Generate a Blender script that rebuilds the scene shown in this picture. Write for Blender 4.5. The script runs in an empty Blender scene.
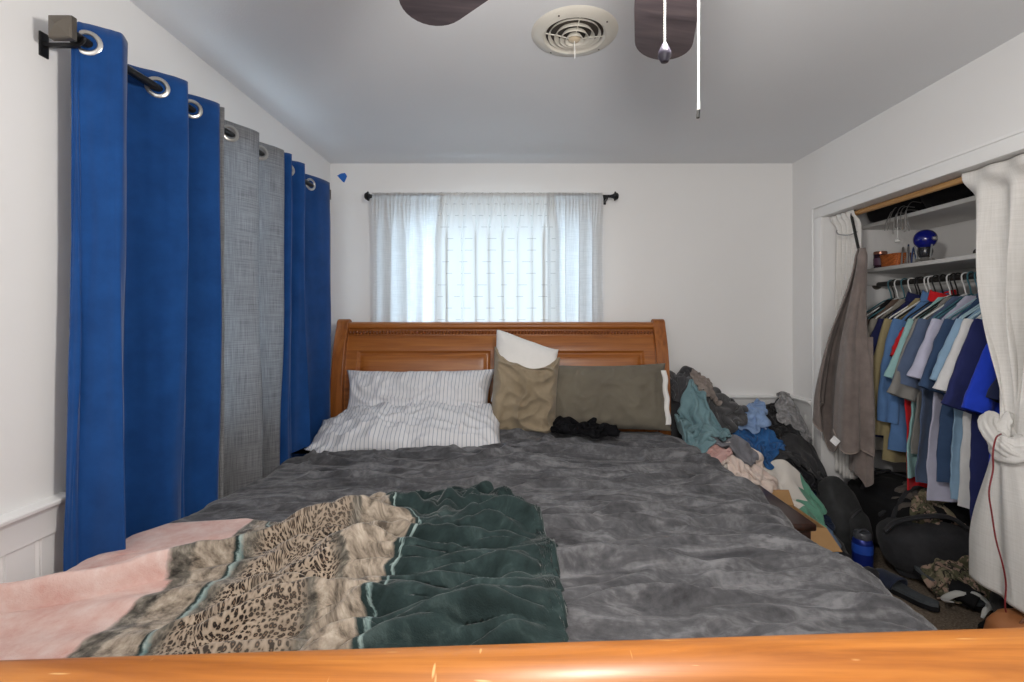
import bpy, bmesh, math, random
import numpy as np
from mathutils import Vector, Matrix, noise
sc = bpy.context.scene
COL = sc.collection
R = math.radians
PI = math.pi
F, VX, VY, CZ = 480.0, 521.0, 318.0, 1.30        # focal length, vanishing point (pixels of 1024x682), eye height

# ------------------------------------------------------------------ camera
cd = bpy.data.cameras.new('camera')
cam = bpy.data.objects.new('camera', cd); COL.objects.link(cam)
cam.location = (0, 0, CZ); cam.rotation_euler = (R(90), 0, 0)
cd.sensor_width = 36; cd.lens = F/1024*36
cd.shift_x = -(VX-512)/1024; cd.shift_y = -(341-VY)/1024
cd.clip_start = 0.02
sc.camera = cam

# ------------------------------------------------------------------ sky, lamps, exposure
w = bpy.data.worlds.new('sky'); sc.world = w; w.use_nodes = True
nt = w.node_tree; bg = nt.nodes['Background']
bg.inputs[0].default_value = (0.66, 0.83, 1.0, 1); bg.inputs[1].default_value = 4.0
sc.view_settings.view_transform = 'Standard'; sc.view_settings.look = 'None'
sc.view_settings.exposure = 0.0; sc.view_settings.gamma = 1.0
sc.view_settings.use_curve_mapping = False
sc.cycles.max_bounces = 10; sc.cycles.diffuse_bounces = 6; sc.cycles.transparent_max_bounces = 16
sc.cycles.use_denoising = True
sc.cycles.sample_clamp_indirect = 6.0

FANX, FANY = 0.22, 0.65
def lamp(name, kind, loc, energy, color, **kw):
    l = bpy.data.lights.new(name, kind); l.energy = energy; l.color = color
    for k, v in kw.items():
        if k != 'rot': setattr(l, k, v)
    o = bpy.data.objects.new(name, l); COL.objects.link(o); o.location = loc
    if 'rot' in kw: o.rotation_euler = kw['rot']
    return o
lamp('fan_lamp', 'POINT', (FANX, FANY, 1.855), 62, (1.0, 0.955, 0.90), shadow_soft_size=0.07)
lamp('rear_fill_light', 'AREA', (-0.2, -1.45, 1.45), 32, (1.0, 0.98, 0.96), shape='RECTANGLE', size=2.2, size_y=1.5, rot=(R(90), 0, R(-18)))  # added fill lamp behind the camera; the rear wall has no window

# ------------------------------------------------------------------ node helpers
def newmat(name):
    m = bpy.data.materials.new(name); m.use_nodes = True
    nt = m.node_tree; p = nt.nodes['Principled BSDF']
    return m, nt, p
def N(nt, t, **kw):
    n = nt.nodes.new(t)
    for k, v in kw.items():
        if k in n.inputs: n.inputs[k].default_value = v
        else: setattr(n, k, v)
    return n
def L(nt, a, b): nt.links.new(a, b)
def coords(nt, kind='Object', scale=(1,1,1), rot=(0,0,0)):
    tc = N(nt, 'ShaderNodeTexCoord'); mp = N(nt, 'ShaderNodeMapping')
    mp.inputs['Scale'].default_value = scale; mp.inputs['Rotation'].default_value = rot
    L(nt, tc.outputs[kind], mp.inputs['Vector']); return mp.outputs['Vector']
def noise_n(nt, vec, scale, detail=3, rough=.55, dist=0):
    n = N(nt, 'ShaderNodeTexNoise', Scale=scale, Detail=detail, Roughness=rough, Distortion=dist)
    L(nt, vec, n.inputs['Vector']); return n.outputs['Fac']
def ramp(nt, fac, stops):
    r = N(nt, 'ShaderNodeValToRGB'); e = r.color_ramp.elements
    while len(e) < len(stops): e.new(0.5)
    for i, (p, c) in enumerate(stops):
        e[i].position = p; e[i].color = (*c[:3], 1) if not isinstance(c, (int, float)) else (c, c, c, 1)
    L(nt, fac, r.inputs['Fac']); return r.outputs['Color']
def mix(nt, fac, a, b, mode='MIX'):
    n = N(nt, 'ShaderNodeMix', data_type='RGBA', blend_type=mode)
    for sock, v in ((n.inputs['Factor'], fac), (n.inputs['A'] if False else n.inputs[6], a), (n.inputs[7], b)):
        if hasattr(v, 'is_linked'): L(nt, v, sock)
        elif isinstance(v, (int, float)): sock.default_value = v
        else: sock.default_value = (*v[:3], 1)
    return n.outputs[2]
def math_n(nt, op, a, b=None):
    n = N(nt, 'ShaderNodeMath', operation=op)
    for i, v in enumerate((a, b)):
        if v is None: continue
        if hasattr(v, 'is_linked'): L(nt, v, n.inputs[i])
        else: n.inputs[i].default_value = v
    return n.outputs[0]
def bump(nt, p, h, strength, dist=0.01):
    b = N(nt, 'ShaderNodeBump', Strength=strength, Distance=dist); L(nt, h, b.inputs['Height']); L(nt, b.outputs[0], p.inputs['Normal'])
def srgb(r, g, b):
    f = lambda c: (c/255/12.92) if c/255 <= .04045 else ((c/255+.055)/1.055)**2.4
    return (f(r), f(g), f(b))

MATS = {}
def plain(name, c, rough=.5, metal=0, spec=.5, emit=None):
    if name in MATS: return MATS[name]
    m, nt, p = newmat(name)
    v = noise_n(nt, coords(nt), 9, 3)
    L(nt, mix(nt, v, [x*.92 for x in c], [min(1, x*1.06) for x in c]), p.inputs['Base Color'])
    p.inputs['Roughness'].default_value = rough; p.inputs['Metallic'].default_value = metal
    p.inputs['Specular IOR Level'].default_value = spec
    if emit:
        p.inputs['Emission Color'].default_value = (1, .95, .88, 1); p.inputs['Emission Strength'].default_value = emit
    MATS[name] = m; return m
def fabric(name, c, c2=None, mottle=14, weave=420, bs=.25, rough=.95, sheen=.15, spread=.25, transl=0.0):
    """woven or knitted cloth: mottled colour, fine weave bump, a little sheen, optional translucency"""
    if name in MATS: return MATS[name]
    m, nt, p = newmat(name)
    if c2 is None: c2 = tuple(min(1, x*(1+spread)) for x in c); c = tuple(x*(1-spread*.6) for x in c)
    v = coords(nt)
    f = noise_n(nt, v, mottle, 5, .65)
    fr = ramp(nt, f, [(.32, 0.0), (.68, 1.0)])
    colr = mix(nt, fr, c, c2)
    L(nt, colr, p.inputs['Base Color'])
    p.inputs['Roughness'].default_value = rough
    p.inputs['Specular IOR Level'].default_value = .15
    p.inputs['Sheen Weight'].default_value = sheen; p.inputs['Sheen Roughness'].default_value = .5
    bump(nt, p, noise_n(nt, v, weave, 2), bs, .003)
    if transl > 0:
        t = N(nt, 'ShaderNodeBsdfTranslucent'); L(nt, colr, t.inputs['Color'])
        mx = N(nt, 'ShaderNodeMixShader'); mx.inputs[0].default_value = transl
        L(nt, p.outputs[0], mx.inputs[1]); L(nt, t.outputs[0], mx.inputs[2])
        L(nt, mx.outputs[0], nt.nodes['Material Output'].inputs['Surface'])
    MATS[name] = m; return m

def wallpaint(name, c, rough=.55, bs=.06, scale=90):
    m, nt, p = newmat(name)
    v = coords(nt)
    f = noise_n(nt, v, 2.2, 4)
    L(nt, mix(nt, f, [x*.97 for x in c], [min(1, x*1.02) for x in c]), p.inputs['Base Color'])
    p.inputs['Roughness'].default_value = rough
    h = noise_n(nt, v, scale, 3)
    bump(nt, p, h, bs, .004)
    return m
M_WALL = wallpaint('white_wall_paint', (.80, .795, .79), .5, .05)
M_CEIL = wallpaint('ceiling_paint', (.76, .77, .79), .8, .16, 140)
M_TRIM = wallpaint('white_trim_paint', (.83, .83, .825), .35, .02, 30)
def carpet():
    m, nt, p = newmat('brown_carpet'); v = coords(nt)
    a = noise_n(nt, v, 110, 4, .7); b = noise_n(nt, v, 9, 4)
    c = ramp(nt, a, [(.3, srgb(72, 62, 52)), (.55, srgb(140, 124, 106)), (.75, srgb(176, 160, 140))])
    L(nt, mix(nt, math_n(nt, 'MULTIPLY', b, .5), c, srgb(84, 74, 64)), p.inputs['Base Color'])
    p.inputs['Roughness'].default_value = 1; bump(nt, p, a, .9, .012); return m
M_CARPET = carpet()
def wood(name, dark, mid, light, rough=.3, axis=0, grain=1.0, scratch=False):
    m, nt, p = newmat(name)
    s = [16*grain, 16*grain, 16*grain]; s[axis] = 0.9*grain
    v = coords(nt, 'Object', tuple(s))
    a = noise_n(nt, v, 1.6, 6, .6, 1.2)
    s2 = [110, 110, 110]; s2[axis] = 2.5
    b = noise_n(nt, coords(nt, 'Object', tuple(s2)), 1.0, 3, .6)
    c = ramp(nt, a, [(.3, dark), (.5, mid), (.72, light)])
    c = mix(nt, math_n(nt, 'MULTIPLY', b, .35), c, [x*.55 for x in dark])
    if scratch:
        for rot, sc_, th in (((0, 0, .9), (9, 95, 30), .735), ((0, 0, -.7), (110, 7, 30), .74), ((0, 0, .2), (60, 12, 20), .755)):
            q = noise_n(nt, coords(nt, 'Object', sc_, rot), 1.0, 2, .5)
            k = ramp(nt, q, [(th-.015, 0.0), (th+.02, 1.0)])
            c = mix(nt, k, c, srgb(214, 168, 112))
    L(nt, c, p.inputs['Base Color']); p.inputs['Roughness'].default_value = rough
    p.inputs['Coat Weight'].default_value = .12; p.inputs['Coat Roughness'].default_value = .25
    bump(nt, p, b, .05, .003); MATS[name] = m; return m
M_OAK = wood('honey_oak', srgb(128, 70, 22), srgb(164, 97, 38), srgb(186, 119, 55), .36)
M_OAKV = wood('honey_oak_upright', srgb(128, 70, 24), srgb(160, 94, 38), srgb(182, 114, 52), .36, axis=2)
M_OAKF = wood('honey_oak_scratched', srgb(142, 80, 24), srgb(180, 110, 42), srgb(202, 134, 60), .42, scratch=True)
M_DOWEL = wood('tan_dowel', srgb(150, 105, 55), srgb(188, 142, 86), srgb(205, 165, 112), .5, axis=1)
M_CHEST = wood('dark_brown_wood', srgb(30, 16, 12), srgb(52, 28, 20), srgb(74, 40, 28), .28, axis=1)
M_WALNUT = wood('dark_walnut', srgb(46, 40, 44), srgb(66, 58, 62), srgb(84, 74, 76), .4, axis=0)

# ------------------------------------------------------------------ geometry helpers
class MB:
    """collects shapes; build() links them as ONE mesh object, vertices in world space or local to the parent's base"""
    def __init__(s): s.v = []; s.f = []; s.uv = []; s.hasuv = False
    def add(s, vs, fs, uvs=None):
        o = len(s.v); s.v += [tuple(p) for p in vs]; s.f += [tuple(i+o for i in f) for f in fs]
        if uvs is not None: s.hasuv = True; s.uv += list(uvs)
        else: s.uv += [(0, 0)]*len(vs)
        return s
    def box(s, x0, x1, y0, y1, z0, z1, bev=0.0, seg=2, mat=None):
        bm = bmesh.new(); bmesh.ops.create_cube(bm, size=1)
        bmesh.ops.scale(bm, vec=(x1-x0, y1-y0, z1-z0), verts=bm.verts)
        bmesh.ops.translate(bm, vec=((x0+x1)/2, (y0+y1)/2, (z0+z1)/2), verts=bm.verts)
        if bev > 0: bmesh.ops.bevel(bm, geom=bm.edges[:], offset=bev, segments=seg, affect='EDGES', profile=.5)
        return s.bm(bm, mat)
    def bm(s, bm, mat=None):
        if mat is not None: bmesh.ops.transform(bm, matrix=mat, verts=bm.verts)
        bm.verts.index_update()
        s.add([v.co[:] for v in bm.verts], [[v.index for v in f.verts] for f in bm.faces]); bm.free(); return s
    def surf(s, fn, nu, nv, cu=False, cv=False, uvfn=None):
        """fn(u, v) -> xyz, u and v in 0..1"""
        vs = []; uv = []
        for i in range(nu):
            for j in range(nv):
                u = i/(nu if cu else nu-1); v = j/(nv if cv else nv-1)
                vs.append(fn(u, v)); uv.append(uvfn(u, v) if uvfn else (u, v))
        fs = []
        for i in range(nu if cu else nu-1):
            for j in range(nv if cv else nv-1):
                a = i*nv+j; b = ((i+1) % nu)*nv+j; c = ((i+1) % nu)*nv+(j+1) % nv; d = i*nv+(j+1) % nv
                fs.append((a, b, c, d))
        return s.add(vs, fs, uv)
    def tube(s, pts, r, seg=10, closed=False, caps=True, ell=1.0):
        pts = [Vector(p) for p in pts]; n = len(pts); vs = []
        rr = r if hasattr(r, '__len__') else [r]*n
        up = None
        for i, p in enumerate(pts):
            t = (pts[(i+1) % n]-pts[i-1]) if closed else (pts[min(i+1, n-1)]-pts[max(i-1, 0)])
            t.normalize()
            if up is None: up = Vector((0, 0, 1)) if abs(t.z) < .9 else Vector((1, 0, 0))
            a = t.cross(up); a.normalize(); b = a.cross(t); up = b
            for k in range(seg):
                q = 2*PI*k/seg
                vs.append(p+a*math.cos(q)*rr[i]+b*math.sin(q)*rr[i]*ell)
        fs = []
        for i in range(n if closed else n-1):
            for k in range(seg):
                fs.append((i*seg+k, i*seg+(k+1) % seg, ((i+1) % n)*seg+(k+1) % seg, ((i+1) % n)*seg+k))
        if caps and not closed:
            fs.append(tuple(range(seg))[::-1]); fs.append(tuple((n-1)*seg+k for k in range(seg)))
        return s.add(vs, fs)
    def lathe(s, prof, c=(0, 0, 0), seg=32, mat=None, closed=False):
        """prof: (radius, z) pairs about the z axis at c"""
        vs = []
        for r, z in prof:
            for k in range(seg):
                a = 2*PI*k/seg; p = Vector((r*math.cos(a), r*math.sin(a), z))
                if mat is not None: p = mat @ p
                vs.append((p.x+c[0], p.y+c[1], p.z+c[2]))
        fs = []; n = len(prof)
        for i in range(n if closed else n-1):
            for k in range(seg):
                j = (i+1) % n
                fs.append((i*seg+k, i*seg+(k+1) % seg, j*seg+(k+1) % seg, j*seg+k))
        return s.add(vs, fs)
    def prism(s, poly, fn0, fn1):
        n = len(poly); vs = [fn0(*p) for p in poly]+[fn1(*p) for p in poly]
        fs = [tuple(range(n))[::-1], tuple(range(n, 2*n))]
        for i in range(n): fs.append((i, (i+1) % n, n+(i+1) % n, n+i))
        return s.add(vs, fs)
    def map(s, fn): s.v = [tuple(fn(Vector(p))) for p in s.v]; return s
    def build(s, name, mat, parent=None, smooth=True, angle=40, solid=0, sub=0, weld=False, solid_off=0, local=False):
        me = bpy.data.meshes.new(name)
        off = Vector((0, 0, 0))
        if parent is not None and not local: off = world_loc(parent)
        me.from_pydata([(p[0]-off.x, p[1]-off.y, p[2]-off.z) for p in s.v], [], s.f)
        if s.hasuv:
            ul = me.uv_layers.new(name='UVMap')
            idx = np.empty(len(me.loops), dtype=np.int32); me.loops.foreach_get('vertex_index', idx)
            ul.data.foreach_set('uv', np.array(s.uv, dtype=np.float32)[idx].ravel())
        bm = bmesh.new(); bm.from_mesh(me)
        if weld: bmesh.ops.remove_doubles(bm, verts=bm.verts, dist=1e-5)
        bmesh.ops.recalc_face_normals(bm, faces=bm.faces)
        if smooth:
            for f in bm.faces: f.smooth = True
            for e in bm.edges:
                if len(e.link_faces) == 2 and e.calc_face_angle(0) > R(angle): e.smooth = False
        bm.to_mesh(me); bm.free()
        me.materials.append(mat)
        o = bpy.data.objects.new(name, me); COL.objects.link(o)
        if parent is not None: o.parent = parent
        if solid: md = o.modifiers.new('thickness', 'SOLIDIFY'); md.thickness = solid; md.offset = solid_off
        if sub: md = o.modifiers.new('smooth', 'SUBSURF'); md.levels = sub; md.render_levels = sub
        return o
def world_loc(o):
    p = Vector(o.location)
    while o.parent is not None: o = o.parent; p += Vector(o.location)
    return p
def tag(o, label=None, cat=None, group=None, kind=None):
    if label: o['label'] = label
    if cat: o['category'] = cat
    if group: o['group'] = group
    if kind: o['kind'] = kind
    return o
def thing(name, label, cat, loc=(0, 0, 0), group=None, rot=(0, 0, 0)):
    o = bpy.data.objects.new(name, None); COL.objects.link(o); o.location = loc; o.rotation_euler = rot
    o.empty_display_size = .1
    return tag(o, label, cat, group)
def struct(name, mb, mat, parent=None, **kw):
    o = mb.build(name, mat, parent, **kw)
    if parent is None: o['kind'] = 'structure'
    return o
def nz(x, y, z=0.0): return noise.noise(Vector((x, y, z)))
def fb(x, y, z=0.0, o=3): return noise.fractal(Vector((x, y, z)), 1.0, 2.0, o)
def smooth(a, b, x):
    t = max(0, min(1, (x-a)/(b-a))); return t*t*(3-2*t)
def lerp(a, b, t): return a+(b-a)*t
def pl(x, pts):
    """piecewise-linear lookup"""
    if x <= pts[0][0]: return pts[0][1]
    for (a, b), (c, d) in zip(pts, pts[1:]):
        if x <= c: return lerp(b, d, (x-a)/(c-a))
    return pts[-1][1]
def cr(pts, n):
    """Catmull-Rom through pts, n steps per span"""
    P = [Vector(p) for p in pts]; P = [P[0]*2-P[1]]+P+[P[-1]*2-P[-2]]; out = []
    for i in range(1, len(P)-2):
        for k in range(n):
            t = k/n
            out.append(.5*((2*P[i])+(-P[i-1]+P[i+1])*t+(2*P[i-1]-5*P[i]+4*P[i+1]-P[i+2])*t*t+(-P[i-1]+3*P[i]-3*P[i+1]+P[i+2])*t**3))
    out.append(P[-2]); return out

# ------------------------------------------------------------------ cloth settled on a height field
class Field:
    def __init__(s, x0, x1, y0, y1, fn, res=.0125):
        s.x0, s.y0, s.res = x0, y0, res; s.nx = int((x1-x0)/res)+1; s.ny = int((y1-y0)/res)+1; s.x1, s.y1 = x1, y1
        s.h = np.array([[fn(x0+i*res, y0+j*res) for j in range(s.ny)] for i in range(s.nx)], dtype=float)
    def at(s, x, y):
        fx = np.clip((x-s.x0)/s.res, 0, s.nx-1.001); fy = np.clip((y-s.y0)/s.res, 0, s.ny-1.001)
        i = fx.astype(int); j = fy.astype(int); a = fx-i; b = fy-j; h = s.h
        return h[i, j]*(1-a)*(1-b)+h[i+1, j]*a*(1-b)+h[i, j+1]*(1-a)*b+h[i+1, j+1]*a*b
    def val(s, x, y): return float(s.at(np.array([x]), np.array([y]))[0])
    def splat(s, P, n, m, th, soften=True):
        G = P.reshape(n, m, 3)
        for a in (0, .33, .67):
            for b in (0, .33, .67):
                Q = (G[:-1, :-1]*(1-a)*(1-b)+G[1:, :-1]*a*(1-b)+G[:-1, 1:]*(1-a)*b+G[1:, 1:]*a*b).reshape(-1, 3)
                i = np.rint((Q[:, 0]-s.x0)/s.res).astype(int); j = np.rint((Q[:, 1]-s.y0)/s.res).astype(int)
                k = (i >= 0) & (i < s.nx) & (j >= 0) & (j < s.ny)
                np.maximum.at(s.h, (i[k], j[k]), Q[k, 2]+th)
        if soften:
            h = s.h; k = h.copy()
            k[1:-1, 1:-1] = np.maximum(h[1:-1, 1:-1]*.9, (h[1:-1, 1:-1]*4+h[:-2, 1:-1]+h[2:, 1:-1]+h[1:-1, :-2]+h[1:-1, 2:])/8); s.h = k
def settle(pos, rest, fd, steps, th, grav=.7, bend=.35, selfc=True, fr_=.35, damp=.955, subs=5, anchor=.12):
    """let a grid of cloth (n, m, 3) with the rest layout (n, m, 2) relax over the height field"""
    n, m = pos.shape[:2]; vel = np.zeros_like(pos); dt = .016; con = []; home = pos[..., :2].copy()
    for ai, aj, st in ((1, 0, 1), (0, 1, 1), (1, 1, .6), (1, -1, .6), (2, 0, bend), (0, 2, bend), (4, 0, bend*.15), (0, 4, bend*.15)):
        A = (slice(0, n-ai), slice(0, m-aj) if aj >= 0 else slice(-aj, m)); B = (slice(ai, n), slice(aj, m) if aj >= 0 else slice(0, m+aj))
        d = rest[B]-rest[A]; con.append((A, B, np.sqrt((d*d).sum(-1, keepdims=True)), st))
    rad = min(con[0][2].min(), con[1][2].min())*1.15
    for it in range(steps):
        vel *= damp; vel[..., 2] -= 9.8*dt*grav
        prev = pos.copy(); pos = pos+vel*dt
        for sub in range(subs):
            acc = np.zeros_like(pos); cnt = np.zeros((n, m, 1))
            for A, B, L_, st in con:
                d = pos[B]-pos[A]; ln = np.sqrt((d*d).sum(-1, keepdims=True))+1e-9
                g = d*(.5*st*(ln-L_)/ln); acc[A] += g; acc[B] -= g; cnt[A] += st; cnt[B] += st
            pos = pos+acc/np.maximum(cnt, 1)*1.5
        pos[..., :2] += (home-pos[..., :2])*anchor         # the bunched outline holds, so spare cloth rises in folds
        if selfc and it % 2 == 1:                           # keep layers of the cloth apart
            Q = pos.reshape(-1, 3).astype(np.float32); Q = Q-Q.mean(0); s2 = (Q*Q).sum(1); D = s2[:, None]+s2[None]-2*Q@Q.T
            I, J = np.nonzero(np.triu(D < rad*rad, 1))
            if len(I):
                far = (np.abs(I//m-J//m) > 2) | (np.abs(I % m-J % m) > 2); I, J = I[far], J[far]
                d = (Q[J]-Q[I]).astype(float); ln = np.sqrt((d*d).sum(1, keepdims=True))+1e-6; g = d/ln*(rad-ln)*.4
                Q = pos.reshape(-1, 3).copy(); np.subtract.at(Q, I, g); np.add.at(Q, J, g); pos = Q.reshape(n, m, 3)
        x = np.clip(pos[..., 0], fd.x0+.01, fd.x1-.01); y = np.clip(pos[..., 1], fd.y0+.01, fd.y1-.01)
        h = fd.at(x, y)+th; z = pos[..., 2]; hit = z < h
        fr = np.where(hit, fr_, 1.0)                        # friction on contact
        x = prev[..., 0]+(x-prev[..., 0])*fr; y = prev[..., 1]+(y-prev[..., 1])*fr
        z = np.where(hit, np.maximum(fd.at(x, y)+th, z), z)
        pos = np.stack([x, y, z], -1); vel = np.clip((pos-prev)/dt, -2.5, 2.5)
    return pos
def drop_cloth(fd, cx, cy, wd, ht, rot, squash, seed, n=34, steps=70, th=.010, lift=.03, rough=.05, dome=.10, bend=.4):
    rg = np.random.RandomState(seed); m = max(10, int(round(n*ht/wd)))
    U, V = np.meshgrid(np.linspace(-.5, .5, n)*wd, np.linspace(-.5, .5, m)*ht, indexing='ij')
    c_, s_ = math.cos(rot), math.sin(rot)
    sx, sy = squash if hasattr(squash, '__len__') else (squash, squash)
    r2 = (2*U/wd)**2+(2*V/ht)**2; pin = 1-.16*np.clip(r2-.8, 0, 1.2)      # corners pulled in
    X = cx+(U*sx*c_-V*sy*s_)*pin; Y = cy+(U*sx*s_+V*sy*c_)*pin
    b = np.zeros_like(U); jx = np.zeros_like(U); jy = np.zeros_like(U)
    for k in range(14):
        fx, fy = rg.uniform(-1, 1, 2)*12/max(wd, ht); ph = rg.uniform(0, 6.28); b += np.sin(fx*U*3+fy*V*3+ph)*rg.uniform(.3, 1)/3
        jx += np.cos(fx*U*3+fy*V*3+ph*2)*.010*rg.uniform(-1, 1); jy += np.sin(fx*U*3-fy*V*3+ph)*.010*rg.uniform(-1, 1)
    X += jx; Y += jy
    Z = fd.at(X, Y)+lift+rough*(b-b.min())+dome*np.clip(1-r2*.62, 0, 1)**.7
    return settle(np.stack([X, Y, Z], -1), np.stack([U, V], -1), fd, steps, th, .45, bend).reshape(-1, 3), n, m

# ------------------------------------------------------------------ creases drawn as tapering ridges over a sheet of cloth
def ridges(X, Y, seed, count, place, heading, length, width, height, skew=1.9, step=.045):
    """height added at grid points (X, Y) by `count` fold lines that start at place(rng) and follow heading(x, y, rng)"""
    rg = random.Random(seed); H = np.zeros_like(X)
    for _ in range(count):
        x, y = place(rg); ln = rg.uniform(*length); n = max(3, int(ln/step)); sg = rg.choice((1, -1)); wob = rg.uniform(-.25, .25)
        hh = rg.uniform(*height)*rg.choice((.6, 1, 1)); w_ = rg.uniform(*width); P = [(x, y)]
        for k in range(n):
            a = heading(x, y, rg)+wob*math.sin(k*.5+wob*9); x += sg*step*math.cos(a); y += sg*step*math.sin(a); P.append((x, y))
        px = [p[0] for p in P]; py = [p[1] for p in P]; mg = w_*4
        box = (X > min(px)-mg) & (X < max(px)+mg) & (Y > min(py)-mg) & (Y < max(py)+mg)
        if not box.any(): continue
        xs, ys = X[box], Y[box]; best = np.full(xs.shape, 1e9); T_ = np.zeros(xs.shape); side = np.zeros(xs.shape)
        for k in range(n):
            ax, ay = P[k]; dx, dy = P[k+1][0]-ax, P[k+1][1]-ay; l2 = dx*dx+dy*dy
            t = np.clip(((xs-ax)*dx+(ys-ay)*dy)/l2, 0, 1); ex, ey = xs-ax-t*dx, ys-ay-t*dy; d = ex*ex+ey*ey
            m = d < best; best = np.where(m, d, best); T_ = np.where(m, (k+t)/n, T_); side = np.where(m, (dx*ey-dy*ex)*sg, side)
        d = np.sqrt(best); ww = np.where(side > 0, w_*skew, w_); tp = np.sin(PI*np.clip(T_, .0, 1))**.7
        h = hh*tp*np.exp(-(d/(ww*(.45+.55*tp)))**2); o = H[box]
        H[box] = np.maximum(o, h)+.35*np.minimum(o, h)
    return H
# ================================================================== THE ROOM
XL, XR, YB, YF, ZC = -1.27, 1.81, 3.20, -1.70, 2.33
WT = .12
def wall_x(name, x0, x1, y0, y1, z0, z1, hole=None):
    mb = MB()
    if hole is None: mb.box(x0, x1, y0, y1, z0, z1)
    else:
        a, b, c, d = hole
        if a > y0: mb.box(x0, x1, y0, a, z0, z1)
        if b < y1: mb.box(x0, x1, b, y1, z0, z1)
        if c > z0: mb.box(x0, x1, a, b, z0, c)
        if d < z1: mb.box(x0, x1, a, b, d, z1)
    return struct(name, mb, M_WALL)
def wall_y(name, y0, y1, x0, x1, z0, z1, hole=None):
    mb = MB()
    if hole is None: mb.box(x0, x1, y0, y1, z0, z1)
    else:
        a, b, c, d = hole
        mb.box(x0, a, y0, y1, z0, z1).box(b, x1, y0, y1, z0, z1)
        if c > z0: mb.box(a, b, y0, y1, z0, c)
        mb.box(a, b, y0, y1, d, z1)
    return struct(name, mb, M_WALL)
CX1, CYA, CYB = 2.50, .60, 2.97                     # closet inside
WIN_L = (1.52, 2.74, .86, 2.08); WIN_B = (-.80, .38, .95, 1.96)
struct('floor', MB().box(XL-WT, CX1+WT, YF-WT, YB+WT, -.1, 0), M_CARPET)
struct('ceiling', MB().box(XL-WT, CX1+WT, YF-WT, YB+WT, ZC, ZC+.1), M_CEIL)
wall_x('wall_left', XL-WT, XL, YF-WT, YB+WT, 0, ZC, WIN_L)
wall_y('wall_back', YB, YB+WT, XL, XR+WT, 0, ZC, WIN_B)
wall_x('wall_right', XR, XR+WT, YF-WT, YB, 0, ZC, (.95, 2.87, 0, 1.905))
wall_y('wall_rear', YF-WT, YF, XL, XR, 0, ZC)
wall_x('wall_closet_back', CX1, CX1+WT, CYA-WT, CYB+WT, 0, ZC)
wall_y('wall_closet_far', CYB, CYB+WT, XR+WT, CX1, 0, ZC)
wall_y('wall_closet_near', CYA-WT, CYA, XR+WT, CX1, 0, ZC)

def window(n, axis, hole):
    a, b, c, d = hole
    root = thing('window_%d' % n, None, None, (0, 0, 0)); root['kind'] = 'structure'
    def B(mb, p0, p1, q0, q1, z0, z1, bev=.004):
        if axis == 'x': return mb.box(q0, q1, p0, p1, z0, z1, bev)
        return mb.box(p0, p1, q0, q1, z0, z1, bev)
    fm = MB(); q = (XL-.09, XL-.045) if axis == 'x' else (YB+.045, YB+.09)
    B(fm, a, a+.045, *q, c, d); B(fm, b-.045, b, *q, c, d)
    B(fm, a+.045, b-.045, *q, c, c+.045); B(fm, a+.045, b-.045, *q, d-.045, d)
    m = (c+d)/2; B(fm, a+.045, b-.045, q[0]+.006, q[1]-.006, m-.02, m+.02)
    fm.build('window_frame', M_TRIM, root)
    gm = MB(); qg = (q[0]+.018, q[0]+.022)
    B(gm, a+.045, b-.045, *qg, c+.045, m-.02, 0); B(gm, a+.045, b-.045, *qg, m+.02, d-.045, 0)
    gm.build('glass', M_GLASS, root, smooth=False)
    cm = MB(); t = (XL, XL+.018) if axis == 'x' else (YB-.018, YB)
    B(cm, a-.06, a, *t, c-.06, d+.02); B(cm, b, b+.06, *t, c-.06, d+.02)
    B(cm, a, b, *t, d-.005, d+.02); B(cm, a, b, *t, c-.06, c)
    cm.build('window_casing', M_TRIM, root)
def glassmat():
    m, nt, p = newmat('window_glass')
    t = N(nt, 'ShaderNodeBsdfTransparent'); g = N(nt, 'ShaderNodeBsdfGlossy', Roughness=.02)
    mx = N(nt, 'ShaderNodeMixShader'); mx.inputs[0].default_value = .07
    t.inputs[0].default_value = (.95, .97, .97, 1)
    L(nt, t.outputs[0], mx.inputs[1]); L(nt, g.outputs[0], mx.inputs[2])
    L(nt, mx.outputs[0], nt.nodes['Material Output'].inputs['Surface']); return m
M_GLASS = glassmat()
window(1, 'x', WIN_L); window(2, 'y', WIN_B)

# chair rail with a cap, beadboard below it
def rail(name, kind, p0, p1, zt):
    mb = MB()
    prof = [(0, zt-.095), (.016, zt-.092), (.018, zt-.03), (.022, zt-.022), (.034, zt-.012), (.036, zt-.004), (.034, zt), (0, zt+.004)]
    if kind == 'left': mb.prism(prof, lambda d, z: (XL+d, p0, z), lambda d, z: (XL+d, p1, z))
    if kind == 'right': mb.prism(prof, lambda d, z: (XR-d, p0, z), lambda d, z: (XR-d, p1, z))
    if kind == 'back': mb.prism(prof, lambda d, z: (p0, YB-d, z), lambda d, z: (p1, YB-d, z))
    struct(name, mb, M_TRIM, angle=25)
def bead(name, kind, p0, p1, zt):
    """boards with v-grooves"""
    n = max(1, round((p1-p0)/.088)); prof = []
    for k in range(n):
        a = p0+(p1-p0)*k/n; b = p0+(p1-p0)*(k+1)/n
        prof += [(a, .004), (a+.004, .010), (b-.014, .010), (b-.011, .006), (b-.004, .010), (b-.001, .010)]
    poly = [(p0, 0)]+prof+[(p1, 0)]
    mb = MB(); pt = {'left': lambda p, d: (XL+d, p), 'right': lambda p, d: (XR-d, p), 'back': lambda p, d: (p, YB-d)}[kind]
    vs = []; fs = []
    for p, d in poly: x, y = pt(p, d); vs += [(x, y, .09), (x, y, zt)]
    for i in range(len(poly)-1): fs.append((2*i, 2*i+2, 2*i+3, 2*i+1))
    mb.add(vs, fs); struct(name, mb, M_TRIM, angle=20)
ZR = .815
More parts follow.
